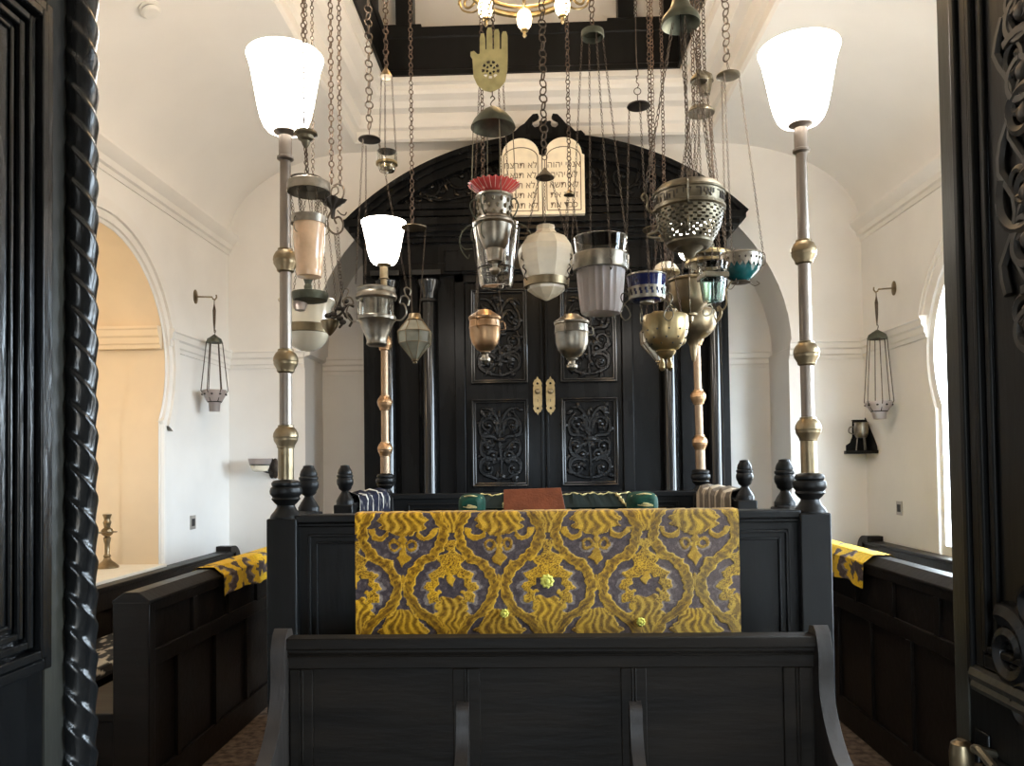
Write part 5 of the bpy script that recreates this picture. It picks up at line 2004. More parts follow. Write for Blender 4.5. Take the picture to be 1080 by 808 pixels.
# pierced lower bowl: real round holes through a thin shell
bm = BM()
NS, NR = 144, 34
prof = []
for j in range(NR + 1):
    t = j / NR
    py = 224 + 34 * t
    hw = 35.2 - 2.0 * t - 11.0 * t ** 2.2
    prof.append((py, hw))
def is_hole(i, j):
    if j < 1 or j > NR - 4:
        return False
    row = (j - 1) // 3
    inr = (j - 1) % 3
    if row % 2 == 0:
        return inr < 2 and (i % 6) in (1, 2, 3)
    return inr < 2 and (i % 6) in (4, 5, 0)
vs = {}
def gv(i, j, d):
    key = (i % NS, j, d)
    if key not in vs:
        py, hw = prof[j]
        a = tau * (i % NS) / NS
        r = (hw - (0 if d == 0 else 1.0)) * L.k
        vs[key] = bm.verts.new((L.x + r * cos(a), L.Y + r * sin(a), L.z(py)))
    return vs[key]
for i in range(NS):
    for j in range(NR):
        if is_hole(i, j):
            continue
        for d in (0, 1):
            bm.faces.new((gv(i, j, d), gv(i + 1, j, d), gv(i + 1, j + 1, d), gv(i, j + 1, d)))
        if is_hole((i - 1) % NS, j):
            bm.faces.new((gv(i, j, 0), gv(i, j + 1, 0), gv(i, j + 1, 1), gv(i, j, 1)))
        if is_hole((i + 1) % NS, j):
            bm.faces.new((gv(i + 1, j, 0), gv(i + 1, j + 1, 0), gv(i + 1, j + 1, 1), gv(i + 1, j, 1)))
        if j == 0 or is_hole(i, j - 1):
            bm.faces.new((gv(i, j, 0), gv(i + 1, j, 0), gv(i + 1, j, 1), gv(i, j, 1)))
        if j == NR - 1 or is_hole(i, j + 1):
            bm.faces.new((gv(i, j + 1, 0), gv(i + 1, j + 1, 0), gv(i + 1, j + 1, 1), gv(i, j + 1, 1)))
obj('pierced_bowl', bm, M_BRONZE, L.root)
L.lathe('base', M_BRONZE, [(256, 24), (258, 24), (262, 20), (263, 17), (262, 14), (257, 20)], n=36)
L.lathe('base_drop', M_BRONZE, [(261.5, 15), (264, 12), (267, 7), (270, 5.5), (272, 3), (273, .5)])
# raised letters round the band
word = 'ליהוה אור יאיר לי יהוה אור לי'[::-1]
c = bpy.data.curves.new('letters', 'FONT')
c.body = word
c.size = 13.5 * L.k
c.extrude = 0.0015
t = bpy.data.objects.new('letters', c)
COL.objects.link(t)
bpy.context.view_layer.update()
me = bpy.data.meshes.new_from_object(t.evaluated_get(bpy.context.evaluated_depsgraph_get()))
bpy.data.objects.remove(t)
wmax = max(v.co.x for v in me.vertices)
r_ = 36.6 * L.k
for v in me.vertices:
    a = -pi / 2 + (v.co.x - wmax / 2) / r_
    rr = r_ + v.co.z * 1.0
    v.co = V((L.x + rr * cos(a), L.Y + rr * sin(a), L.z(217.5) + v.co.y))
me.materials.clear()
me.materials.append(M_DARKIRON)
o = bpy.data.objects.new('lettering', me)
COL.objects.link(o)
o.parent = L.root
o.matrix_parent_inverse = Matrix.Translation(-base_of(L.root))
for rot in (pi + 0.2, -0.25 + tau / 6, 2 * tau / 3 + 0.3):
    L.wire('side_hook', M_BRONZE, [(762, 224), (768, 226), (773, 222), (773, 212), (776, 207), (779, 210), (777, 214)], 0.005, rot=rot)
    L.wire('side_hook', M_BRONZE, [(760, 238), (764, 246), (772, 249), (771, 252), (760, 252)], 0.005, rot=rot)
    p = V((L.x + 49 * L.k * cos(rot), L.Y + 49 * L.k * sin(rot), L.z(209)))
    q = V((L.x + 14 * L.k * cos(rot), L.Y + 14 * L.k * sin(rot), L.z(25)))
    L.chain([p, q], 0.03, 0.0022, M_IRON, 'chain', 0.45)
L.chain([L.P(731, 194), L.P(722, 34)], 0.032, 0.0024, M_IRON, 'chain', 0.45)
L.lathe('bell', M_GREEN, [(-22, 3), (-20, 7), (-8, 7.5), (0, 8.5), (8, 11), (14, 15.5), (19, 19.5), (24, 20.6), (26, 20), (21, 16), (12, 10), (2, 6), (-6, 2)], n=36, cx=722)
L.wire('clapper', M_DARKIRON, [(722, 10), (722, 40)], 0.003)
L.main(722, -20, 0.034, 0.0032, M_IRON, 0.8)

# 16 teal bowl with pierced silver collar
L = Lamp('teal glass bowl in a toothed silver collar, furthest right of the hanging lamps', 781, 283, 3.3, GRP)
L.lathe('glass', M_TEAL, [(271, 20.8), (280, 20.4), (287, 18), (293, 13), (297, 7), (297.6, 1)], n=32)
bm = BM()
nT = 22
A, B = [], []
for i in range(nT * 2):
    a = tau * i / (nT * 2)
    zt2, zb2 = 270, (284.5 if i % 2 else 279.5)
    A.append((L.x + 21.6 * L.k * cos(a), L.Y + 21.6 * L.k * sin(a), L.z(zt2)))
    rB = 20.2 if i % 2 else 20.9
    B.append((L.x + (rB + .4) * L.k * cos(a), L.Y + (rB + .4) * L.k * sin(a), L.z(zb2)))
loft(bm, [A, B, [(L.x + (p[0] - L.x) * .965, L.Y + (p[1] - L.Y) * .965, p[2]) for p in B], [(L.x + (p[0] - L.x) * .965, L.Y + (p[1] - L.Y) * .965, p[2]) for p in A]], True, False)
col_ = obj('toothed_collar', bm, M_SILVER, L.root)
bm = BM()
for i in range(nT):
    a = tau * (i + .5) / nT
    ellipsoid(bm, (L.x + 21.5 * L.k * cos(a), L.Y + 21.5 * L.k * sin(a), L.z(275.5)), 0.0045, 0.0045, 0.006, 6, 4)
obj('pierced_dot', bm, M_DARKIRON, col_)
L.lathe('silver_rim', M_SILVER, [(269.6, 20.6), (268.6, 21.8), (270.4, 22.2), (271, 21)])
L.lathe('underplate', M_IRON, [(297, 9), (298.4, 10), (299.6, 4), (300, .5)])
for rot in (-0.1, tau / 3, 2 * tau / 3):
    L.wire('loop_hook', M_IRON, [(802, 282), (806, 279), (806, 270), (803.5, 267.5), (801.5, 271), (803, 276)], 0.002, rot=rot)
    L.wire('loop_hook', M_IRON, [(790, 299), (795, 302), (800, 300), (797, 297)], 0.0014, rot=rot)
L.fan((80, 11), (270, 23.5), 3, -0.1, 0.015, 0.0013, cxt=772.5)
L.lathe('smoke_disk', M_BRONZE, [(74.5, 2), (77, 9), (79, 12.4), (80, 12.6), (81.6, 9), (80.4, 1)], cx=772.5)
L.wire('rod', M_IRON, [(770.5, 64), (772.5, 75)], 0.0015)
L.wire('rod', M_IRON, [(771.5, 64), (774.5, 75)], 0.0015)
L.main(771, 64, 0.042, 0.0036, M_IRON, 0.95)

# 17 bronze body with scroll arms
L = Lamp('plain dark bronze pot lamp with scrolled arms under the pierced lamp', 728, 315, 3.34, GRP)
L.lathe('body', M_BRASS, [(294, 20), (295, 23), (297, 23.4), (298.5, 21.5), (305, 21), (315, 20.5), (322, 17), (328, 11), (331, 7), (333, 6.5), (334, 3), (339, 2.4), (341, .5)], n=32)
for rot in (0.3, 0.3 + tau / 3, 0.3 + 2 * tau / 3):
    L.wire('scroll_arm', M_BRONZE, [(746, 322), (753, 318), (757, 308), (753, 299), (747, 300), (745, 306), (749, 309)], 0.004, rot=rot)
    L.wire('scroll_arm', M_BRONZE, [(748, 318), (754, 324), (751, 331), (744, 332), (743, 327)], 0.0036, rot=rot)
L.fan((118, 13), (300, 26), 3, 0.3, 0.016, 0.0015, cxt=743)
L.lathe('smoke_disk', M_BRONZE, [(110, 1.5), (112, 6), (116, 12), (119, 14.5), (120.5, 14), (120, 1)], cx=743)
L.ring('hanging_ring', M_IRON, 741, 103, 5.2, 0.0022)
L.main(741, 98, 0.030, 0.0028, M_RUST, 0.85)

# 18 pierced brass bowl with teardrop feet
L = Lamp('pointed brass bowl pierced with small holes and two teardrop feet', 702, 360, 3.2, GRP)
L.lathe('bowl', M_BRASSPALE, [(334, 21), (333, 23), (335, 24), (345, 24), (352, 23), (360, 20), (368, 14), (370, 10), (371, 10.6), (374, 9), (378, 5), (379, 1)], n=36)
bm = BM()
for (row, hw, cnt, off) in ((350, 23.3, 12, 0), (358, 20.8, 10, .2), (364, 17, 9, .1)):
    for i in range(cnt):
        a = tau * i / cnt + off
        ellipsoid(bm, (L.x + hw * L.k * cos(a), L.Y + hw * L.k * sin(a), L.z(row)), 0.0042, 0.0042, 0.0042, 8, 5)
obj('pierced_dot', bm, M_SLOT, L.root)
for dx_ in (-4, 4):
    L.lathe('teardrop_foot', M_BRASSPALE, [(377, 2), (380, 1.6), (384, 3.2), (388, 3.6), (390.5, 2), (391.4, .4)], cx=702 + dx_, n=14)
L.lathe('boss', M_BRASSPALE, [(352, 2), (355, 5), (359, 6), (363, 4), (365, 1)], cx=718, n=14)
L.fan((252, 6), (336, 23), 3, 0.5, 0.016, 0.0015, M_RUST)
L.lathe('canopy', M_BRASSPALE, [(243, 1), (246, 4), (251, 8), (252.6, 8), (252.8, 1)])
L.main(690, 246, 0.026, 0.0026, M_RUST, 0.8)
L.wire('rod', M_RUST, [(690, 246), (702, 244)], 0.0022)

# 19 wide brass bowl with knob spout
L = Lamp('wide polished brass bowl lamp with knobbed spouts, right of the pierced brass bowl', 731, 345, 3.95, GRP)
L.lathe('bowl', M_BRASS, [(327, 20), (329, 23), (332, 24), (342, 24), (349, 21.5), (355, 15), (359, 8), (362, 6), (365, 4.2), (372, 3.4), (380, 2), (382, .5)], n=36)
for rot in (-0.4, 1.7, 3.8):
    L.wire('spout', M_BRASS, [(753, 342), (758, 338), (760, 331), (757, 326)], 0.009, rot=rot)
    L.wire('scroll_arm', M_BRASS, [(756, 330), (762, 330), (766, 322), (765, 312), (769, 304), (772, 300)], 0.0045, rot=rot)
L.fan((120, 8), (302, 40), 3, -0.4, 0.018, 0.0016, cxt=738)
L.lathe('canopy', M_BRONZE, [(110, 1), (113, 5), (119, 9), (121, 9), (121.2, 1)], cx=738)
L.main(736, 112, 0.030, 0.0028, M_RUST, 0.8)

# 20 clear glass bowl with gilt lip
L = Lamp('clear glass bowl with a brass lip just left of the teal bowl', 747, 283, 3.56, GRP)
L.lathe('glass', M_CLEAR, [(270, 23), (280, 22), (288, 19), (292, 10), (293, 1)], wall=0.004, n=32)
L.lathe('lip', M_BRASSPALE, [(268.6, 22.6), (267.8, 24), (270, 24.6), (272, 24), (272.5, 22.8)], n=32)
L.lathe('neck', M_BRASSPALE, [(277, 23), (276.4, 24.4), (279, 24.4), (280, 22)], n=32)
L.fan((100, 5), (269, 24.5), 3, 0.8, 0.015, 0.0013, M_RUST)
L.lathe('canopy', M_BRONZE, [(74, 1), (76, 3), (80, 8), (84, 9), (86, 9.4), (86.4, 8), (100, 5.6), (101, 1)], cx=747)
L.main(747, 76, 0.026, 0.0026, M_IRON, .8)

# 21 aqua cup in a square bronze rim
L = Lamp('pale aqua glass cup in a square bronze rim, in front of the brass bowls', 752, 305, 3.08, GRP)
L.lathe('glass', M_AQUA, [(294, 14), (305, 12.6), (315, 11.2), (318, 10.2), (318.6, 1)], wall=0.004, n=28)
L.lathe('square_rim', M_BRONZE, [(289, 16), (289.6, 18), (294, 18.2), (295, 17), (294.5, 14.5), (290, 14.5)], n=4, phase=pi / 4 + 0.15, sharp=20)
L.lathe('glass_neck', M_CLEAR, [(278, 16), (284, 15), (288, 15.5)], wall=0.004, n=28)
L.fan((82, 7), (288, 17), 4, 0.9, 0.015, 0.0013, M_IRON, cxt=742)
L.lathe('canopy', M_BRONZE, [(72, 1), (75, 3), (79, 6.5), (82, 9), (85, 9.6), (86, 8), (83, 1)], cx=742)
L.main(742, 74, 0.030, 0.0028, M_IRON, .85)

# 22 cream dome cap
L = Lamp('small cream glass dome lamp with gilt edge between the blue dish and the bronze pot', 702, 284, 3.55, GRP)
L.lathe('dome', M_MILK, [(276, 1), (277, 6), (279.5, 10), (284, 13.4), (287, 14), (287.6, 12), (284, 10)], n=28)
L.lathe('gilt_edge', M_BRASSPALE, [(286.4, 13.4), (286.4, 14.6), (289, 14.8), (290, 13)], n=28)
L.main(702, 276, 0.024, 0.0024, M_RUST, .8)

# ------------------------------------------------------------------ chandelier
Yc = 3.9
pc = at(552, -18, Yc)
ch = thing('chandelier', 'gilt chandelier with lit tulip lamps at the top of the hanging chains', 'chandelier', pc)
bm = BM()
torus(bm, pc, 0.285, 0.016, (0, 0, 1), 48, 8)
torus(bm, pc + V((0, 0, 0.03)), 0.26, 0.010, (0, 0, 1), 48, 8)
obj('ring', bm, M_BRASSPALE, ch)
bm = BM()
lathe(bm, [(0.02, pc.z - 0.04), (0.06, pc.z - 0.02), (0.09, pc.z + 0.03), (0.06, pc.z + 0.07), (0.03, pc.z + 0.10), (0.05, pc.z + 0.2), (0.03, pc.z + 0.32), (0.02, pc.z + 0.7), (0.01, pc.z + 0.72)], (pc.x, pc.y), 24)
obj('stem', bm, M_BRASSPALE, ch)
bm = BM()
chain(bm, (pc.x, pc.y, pc.z + 0.71), (pc.x, pc.y, ZTOP), 0.05, 0.005, 0.7)
obj('chain', bm, M_BRASS, ch)
for i in range(6):
    a = tau * i / 6 + tau * 0.25
    d = V((cos(a), sin(a), 0))
    up = V((0, 0, 1))
    bm = BM()
    tube(bm, bez([pc + d * 0.05 + up * 0.05, pc + d * 0.16 - up * 0.02, pc + d * 0.27 + up * 0.03, pc + d * 0.34 + up * 0.11, pc + d * 0.30 + up * 0.16, pc + d * 0.26 + up * .12]), 0.009, 8)
    tube(bm, spiral(pc + d * 0.345 + up * 0.02, 0.012, 0.065, 0, 1.4, 24, d, up), 0.007, 6)
    tube(bm, spiral(pc + d * 0.345 + up * 0.02, 0.012, 0.05, 2, 1.2, 24, d, up, -1) if False else bez([pc + d * .20 - up * .01, pc + d * .3 - up * .05, pc + d * .38 - up * .02, pc + d * .41 + up * .04]), 0.006, 6)
    arm = obj('scroll_arm', bm, M_BRASSPALE, ch)
    q = pc + d * 0.235
    bm = BM()
    lathe(bm, [(0.022, q.z - 0.005), (0.036, q.z - 0.02), (0.042, q.z - 0.05), (0.036, q.z - 0.085), (0.022, q.z - 0.105), (0.010, q.z - 0.112)], (q.x, q.y), 20)
    obj('tulip_glass', bm, M_TULIP, arm)
    bm = BM()
    lathe(bm, [(0.012, q.z - 0.10), (0.020, q.z - 0.108), (0.022, q.z - 0.116), (0.010, q.z - 0.122), (0.008, q.z - 0.135), (0.012, q.z - 0.142), (0.004, q.z - 0.155)], (q.x, q.y), 16)
    obj('lamp_holder', bm, M_BRASSPALE, arm)

# ------------------------------------------------------------------ wall lamps, shelf, sconce, candlestick
def wall_lamp(label, X, s, disc, hook, top, rows, hw, cupm):
    """bracket on a side wall carrying a slim glass lamp on a wire frame"""
    p = atX(*disc, X)
    root = thing('wall_bracket_lamp', label, 'wall lamp', p, 'bracket lamps on the side walls')
    Y = p.y
    k = Y / F_
    bm = BM()
    rings = [[(X + s * xo, Y + r * cos(tau * i / 18), p.z + 1.5 * r * sin(tau * i / 18)) for i in range(18)] for r, xo in ((0.042, 0.0), (0.042, 0.006), (0.02, 0.012), (0.008, 0.016))]
    loft(bm, rings)
    obj('wall_plate', bm, M_BRASS, root)
    hx = at(*hook, Y)
    bm = BM()
    tube(bm, [(X + s * 0.01, Y, p.z), (hx.x - s * 0.02, Y, p.z - 0.006), (hx.x - s * .012, Y, p.z - 0.024), (hx.x + s * 0.006, Y, p.z - 0.03), (hx.x + s * 0.02, Y, p.z - 0.012), (hx.x + s * .018, Y, p.z + .012)], 0.007, 8)
    obj('bracket_arm', bm, M_BRASS, root)
    x = hx.x
    z = lambda py: at(hook[0], py, Y).z
    bm = BM()
    zt = p.z - 0.024
    tube(bm, [(x, Y, zt), (x, Y, z(rows[0]) + 0.06), (x + 0.012, Y, z(rows[0]) + 0.04), (x, Y, z(rows[0]))], 0.004, 6)
    obj('link', bm, M_IRON, root)
    bm = BM()
    zm, zn = zt - 0.09, zt - 0.32
    tube(bm, [(x, Y, zt - 0.04), (x, Y, zt - 0.1), (x, Y, zt - 0.2), (x, Y, zt - 0.3)], [0.004, 0.015, 0.012, 0.004], 8, (1, 0.4))
    obj('spindle', bm, M_IRON, root)
    bm = BM()
    z0, z1 = z(rows[0]), z(rows[1])
    r1 = hw[0] * k
    lathe(bm, [(0.006, z0 + .01), (r1 * .45, z0 - 0.01), (r1 * .85, (z0 + z1) / 2), (r1, z1), (r1 * .98, z1 - 0.006), (r1 * .6, z1 + .004)], (x, Y), 24)
    obj('canopy', bm, M_GREEN, root)
    zb, zc2 = z(rows[2]), z(rows[3])
    r2 = hw[1] * k
    rc = hw[2] * k
    for i in range(6):
        a = tau * i / 6 + 0.35
        bm = BM()
        tube(bm, [(x + r1 * .95 * cos(a), Y + r1 * .95 * sin(a), z1), (x + r2 * cos(a), Y + r2 * sin(a), zb), (x + rc * 1.05 * cos(a), Y + rc * 1.05 * sin(a), zc2)], 0.0045, 6)
        obj('wire', bm, M_IRON, root)
    bm = BM()
    torus(bm, (x, Y, zc2), rc * 1.05, 0.005, (0, 0, 1), 24, 6)
    obj('hoop', bm, M_DARKIRON, root)
    bm = BM()
    pr = [(r2 * .93, zb - 0.0), (r2 * .90, zb - (zb - zc2) * .35), (rc * 1.0, zc2 - 0.004), (rc * .95, zc2 - .01), (rc * .86, z(rows[4])), (0.004, z(rows[4]) - .004)]
    inn = [(max(r - 0.005, .003), zz + 0.004) for r, zz in reversed(pr)]
    lathe(bm, pr + inn, (x, Y), 28)
    obj('glass', bm, cupm, root)
    bm = BM()
    for i in range(9):
        a = tau * i / 9
        ellipsoid(bm, (x + r2 * .90 * cos(a), Y + r2 * .90 * sin(a), zb - (zb - zc2) * .35), 0.011, 0.011, 0.008, 8, 5)
    obj('painted_motif', bm, M_DARKIRON, root)
    bm = BM()
    lathe(bm, [(rc * .8, zc2 - .006), (rc * .78, z(rows[4]) + .002), (0.003, z(rows[4]))], (x, Y), 20)
    obj('oil', bm, mat('lamp_oil', (0.72, 0.62, 0.42), 0.2, var=.1), root)


wall_lamp('slim glass oil lamp on a wire frame hanging from the left wall bracket', XL, 1, (206, 313), (226, 316), None, (354, 361, 412, 424, 434), (8.5, 13.5, 6.5), M_HAZE)
wall_lamp('slim glass oil lamp on a wire frame hanging from the right wall bracket', XR, -1, (943, 304), (924, 308), None, (349, 357, 424, 434, 442), (10, 14.5, 7.5), M_HAZE)

# corner shelf at the back right with a metal jug
zs = at(908, 476, 7.2).z
shelf = thing('corner_shelf', 'small black corner shelf with a shaped back at the far right corner', 'shelf', (XR - .05, YB - .05, zs))
bm = BM()
sl, sr = at(889, 475, 7.15), atX(926, 475, XR - 0.01)
hx = XR - at(891, 475, YB - .03).x
prism(bm, [V((XR - 0.004, YB - 0.004, zs - 0.022)), V((XR - hx, YB - .004, zs - 0.022)), V((XR - hx, YB - 0.06, zs - 0.022)), V((XR - 0.06, sr.y, zs - 0.022)), V((XR - 0.004, sr.y, zs - .022))], (0, 0, 0.03))
obj('shelf_board', bm, M_BLACK, shelf, bevel=0.004)
bm = BM()
zt = zs + 0.30
prism(bm, [V((XR - hx + .02, YB - 0.012, zs)), V((XR - hx + .02, YB - .012, zs + 0.06)), V((XR - hx + .06, YB - .012, zs + 0.085)), V((XR - hx * .66, YB - .012, zs + 0.12)), V((XR - hx * .62, YB - .012, zs + 0.14)), V((XR - hx * .6, YB - .012, zt)), V((XR - .004, YB - .012, zt)), V((XR - .004, YB - .012, zs))], (0, 0.010, 0))
yq = sr.y + .02
dyq = YB - yq
prism(bm, [V((XR - .014, yq, zs)), V((XR - .014, yq + .01, zs + 0.05)), V((XR - .014, yq + dyq * .25, zs + .12)), V((XR - .014, yq + dyq * .7, zt - .05)), V((XR - .014, YB - .012, zt + .02)), V((XR - .014, YB - .012, zs))], (0.010, 0, 0))
box(bm, XR - hx * .64, XR - .012, YB - .05, YB - .012, zt - 0.012, zt)
obj('shaped_back', bm, M_BLACK, shelf, bevel=0.003)
jx, jy = XR - hx * 0.42, YB - 0.11
jug = thing('metal_jug', 'dull pewter two-handled cup hanging in a stand on the corner shelf', 'jug', (jx, jy, zs + .008))
bm = BM()
zj = zs + 0.0095
lathe(bm, [(0.005, zj + 0.115), (0.045, zj + 0.118), (0.062, zj + 0.15), (0.066, zj + 0.2), (0.06, zj + 0.25), (0.066, zj + 0.262), (0.060, zj + 0.262), (0.055, zj + .24)], (jx, jy), 24)
cup = obj('cup', bm, M_SILVER, jug)
bm = BM()
tube(bm, bez([V((jx - 0.062, jy, zj + 0.22)), V((jx - 0.105, jy, zj + 0.215)), V((jx - 0.112, jy, zj + 0.17)), V((jx - 0.062, jy, zj + 0.15))]), 0.006, 6)
obj('handle', bm, M_SILVER, cup)
for dx_, dy_ in ((-0.05, 0), (0.02, -.02), (0.05, .02)):
    bm = BM()
    tube(bm, [(jx + dx_, jy + dy_, zj), (jx + dx_ * .7, jy + dy_ * .7, zj + 0.135)], 0.006, 6)
    obj('stand_leg', bm, M_SILVER, jug)

# glass sconce on the back wall behind the front left pole
sc = at(289, 493, YB)
sconce = thing('wall_sconce', 'glass oil dish on a dark bracket, back wall behind the left pole', 'sconce', (sc.x, YB, sc.z))
bm = BM()
rings = []
for r, yo in ((1.0, 0.0), (1.0, -0.018), (0.7, -0.03), (0.3, -0.036)):
    rings.append([(sc.x + 0.055 * r * cos(tau * i / 20), YB + yo - .001, sc.z - 0.01 + 0.10 * r * (1 + .12 * cos(6 * tau * i / 20)) * sin(tau * i / 20)) for i in range(20)])
loft(bm, rings)
tube(bm, bez([V((sc.x, YB - 0.02, sc.z - 0.06)), V((sc.x - 0.02, YB - 0.10, sc.z - 0.05)), V((sc.x - 0.06, YB - 0.16, sc.z - .03))]), 0.009, 8)
obj('bracket', bm, M_DARKIRON, sconce)
dc = V((sc.x - 0.075, YB - 0.17, sc.z))
bm = BM()
lathe(bm, [(0.11, dc.z + 0.085), (0.105, dc.z + 0.06), (0.092, dc.z + 0.025), (0.088, dc.z + .022), (0.099, dc.z + .06), (0.105, dc.z + 0.085)], (dc.x, dc.y), 30)
obj('glass_collar', bm, M_HAZE, sconce)
bm = BM()
lathe(bm, [(0.088, dc.z + 0.03), (0.084, dc.z - 0.0), (0.070, dc.z - 0.03), (0.05, dc.z - .04), (0.004, dc.z - 0.042)], (dc.x, dc.y), 30)
obj('oil_cup', bm, M_MILK, sconce)
bm = BM()
torus(bm, (dc.x, dc.y, dc.z + 0.025), 0.091, 0.006, (0, 0, 1), 30, 6)
obj('hoop', bm, M_GREEN, sconce)

# candlestick on the alcove sill
cs = atZ(113, 599, 0.848)
if cs.x > XL - 0.05 or cs.x < XL - .9:
    cs = V((XL - 0.18, 5.75, 0.848))
k = cs.y / F_
zz = lambda py: 0.848 + (599 - py) * k
bm = BM()
lathe(bm, [(11.5 * k, zz(599)), (11.5 * k, zz(597.5)), (8 * k, zz(594)), (4.2 * k, zz(591)), (3 * k, zz(588)), (4 * k, zz(586.5)), (2.4 * k, zz(584)), (2.6 * k, zz(574)), (3.6 * k, zz(569)), (3.8 * k, zz(567)), (2.2 * k, zz(565.5)), (5 * k, zz(563.5)), (6.3 * k, zz(561)), (5.5 * k, zz(558)), (3 * k, zz(556)), (3.4 * k, zz(553)), (4.2 * k, zz(550.5)), (3 * k, zz(548)), (3.4 * k, zz(545)), (4.4 * k, zz(543)), (4.4 * k, zz(541.6)), (1.5 * k, zz(541.4))], (cs.x, cs.y), 24)
cst = obj('candlestick', bm, M_BRASS)
tag(cst, 'turned brass candlestick standing on the sill of the lit alcove', 'candlestick')
bm = BM()
lathe(bm, [(5 * k, zz(562)), (9.5 * k, zz(561.4)), (10 * k, zz(560.6)), (5 * k, zz(560.2))], (cs.x, cs.y), 24)
obj('drip_pan', bm, M_BRASS, cst)

# smoke detector on the left vault
d = ray(157, 8)
best = None
for i in range(400):
    Y = 2.0 + 4.5 * i / 400
    p = EYE + d * (Y / d.y)
    if XL < p.x < OXL:
        c = (p.x - OXL) / (XL - OXL)
        zv = ZC + .04 + (ZV - ZC - .04) * sqrt(max(0, 1 - c * c))
        e = abs(p.z - zv)
        if best is None or e < best[0]:
            best = (e, p, c)
p = best[1]
c = best[2]
th = math.acos(min(1, c))
nx = cos(th) / abs(XL - OXL)
nz = -sin(th) / (ZV - ZC)
nn = V((1 * nx, 0, nz)).normalized()
u, v = nn.orthogonal().normalized(), None
v = nn.cross(u)
sd = thing('smoke_detector', 'round white smoke detector on the left curved ceiling', 'smoke detector', p)
R_ = 11.5 * p.y / F_
def disc(rads, m, name, par):
    bm = BM()
    rings = [[p + nn * h + (u * cos(tau * i / 28) + v * sin(tau * i / 28)) * (R_ * r) for i in range(28)] for r, h in rads]
    loft(bm, rings)
    return obj(name, bm, m, par)
disc([(1.0, -0.01), (1.0, 0.012), (0.85, 0.018)], M_CANDLEW, 'base', sd)
disc([(0.80, 0.015), (0.80, 0.028)], M_SLOT, 'vent_slot', sd)
disc([(0.9, 0.026), (0.9, 0.034), (0.7, 0.046), (0.2, 0.05)], M_CANDLEW, 'cover', sd)

# small wall sockets
for (px, py, X, s, lab) in ((203, 551, XL, 1, 'small dark wall socket above the left wall bench'), (949, 536, XR, -1, 'small dark wall socket above the right wall bench')):
    p = atX(px, py, X)
    so = thing('wall_socket', lab, 'socket', p)
    bm = BM()
    a, b = sorted((X, X + s * 0.008))
    box(bm, a, b, p.y - 0.05, p.y + 0.05, p.z - 0.06, p.z + 0.06)
    obj('cover_plate', bm, mat('brushed_plate', (0.45, 0.42, 0.38), 0.4, 0.6, var=.1), so, bevel=0.002)
    bm = BM()
    a, b = sorted((X, X + s * 0.010))
    box(bm, a, b, p.y - 0.03, p.y + 0.03, p.z - 0.032, p.z + 0.032)
    obj('jack', bm, M_SLOT, so)

# ------------------------------------------------------------------ the open door leaves
YD0 = 0.88


def door_leaf(name, X, s, y1, th, zt, mat_frame, edge_m):
    """leaf opened flat along the view, inner face towards the doorway middle; s=+1 for the left leaf"""
    Xf = X                      # face
    a, b = sorted((X, X - s * th))
    bm = BM()
    box(bm, a, b, YD0, y1, 0.01, zt)
    return struct(name, bm, mat_frame, bevel=0.006), Xf


def leaf_frame(bm, X, s, y0, y1, z0, z1, steps):
    """nested picture-frame mouldings on the leaf's face"""
    for ins, w, h in steps:
        for (ya_, yb2, za, zb3) in ((y0 + ins + w, y1 - ins - w, z0 + ins, z0 + ins + w), (y0 + ins + w, y1 - ins - w, z1 - ins - w, z1 - ins), (y0 + ins, y0 + ins + w, z0 + ins, z1 - ins), (y1 - ins - w, y1 - ins, z0 + ins, z1 - ins)):
            f0, f1 = sorted((X, X + s * h))
            box(bm, f0, f1, ya_, yb2, za, zb3)


# left leaf
XD = -1.0
y_edge = atX(84, 300, XD).y
leaf, _ = door_leaf('door_1', XD, 1, y_edge, 0.055, 3.0, M_DOORL, M_DOORL)
bm = BM()
ypi = atX(45, 300, XD).y
zp0, zp1 = atX(38, 706, XD).z, atX(45, 8, XD).z
leaf_frame(bm, XD, 1, YD0 + 0.06, ypi, zp0, zp1, ((0, 0.022, 0.022), (0.026, 0.018, 0.030), (0.050, 0.016, 0.018), (0.072, 0.014, 0.012), (0.094, 0.01, 0.006)))
leaf_frame(bm, XD, 1, YD0 + 0.06, ypi - .01, 0.22, zp0 - 0.20, ((0, 0.012, 0.008),))
leaf_frame(bm, XD, 1, YD0 + 0.06, ypi, zp1 + 0.1, 2.95, ((0, 0.022, 0.022), (0.026, 0.018, 0.030)))
obj('panel_moulding', bm, M_DOORL, leaf, bevel=0.004)
bm = BM()
box(bm, XD - 0.001, XD + 0.004, atX(45, 300, XD).y + .004, atX(68, 300, XD).y, 0.05, 2.98)
obj('olive_stile', bm, M_STILE, leaf)
# rope-twist astragal along the meeting edge
bm = BM()
rc_ = 0.037
cxr, cyr = XD + 0.016, atX(84, 300, XD + 0.016).y
nz_ = 620
rings = []
for j in range(nz_ + 1):
    z = 0.02 + 2.96 * j / nz_
    ring = []
    for i in range(60):
        a_ = tau * i / 60
        tw = 3 * a_ + z * tau / 0.068
        saw = (tw / tau) % 1.0
        r = rc_ * (0.84 + 0.22 * (saw ** 1.8 if saw < 0.85 else 0.75 * (1 - saw) / 0.15))
        ring.append((cxr + r * cos(a_), cyr + r * sin(a_), z))
    rings.append(ring)
loft(bm, rings)
obj('rope_astragal', bm, M_DOORL, leaf, 50)

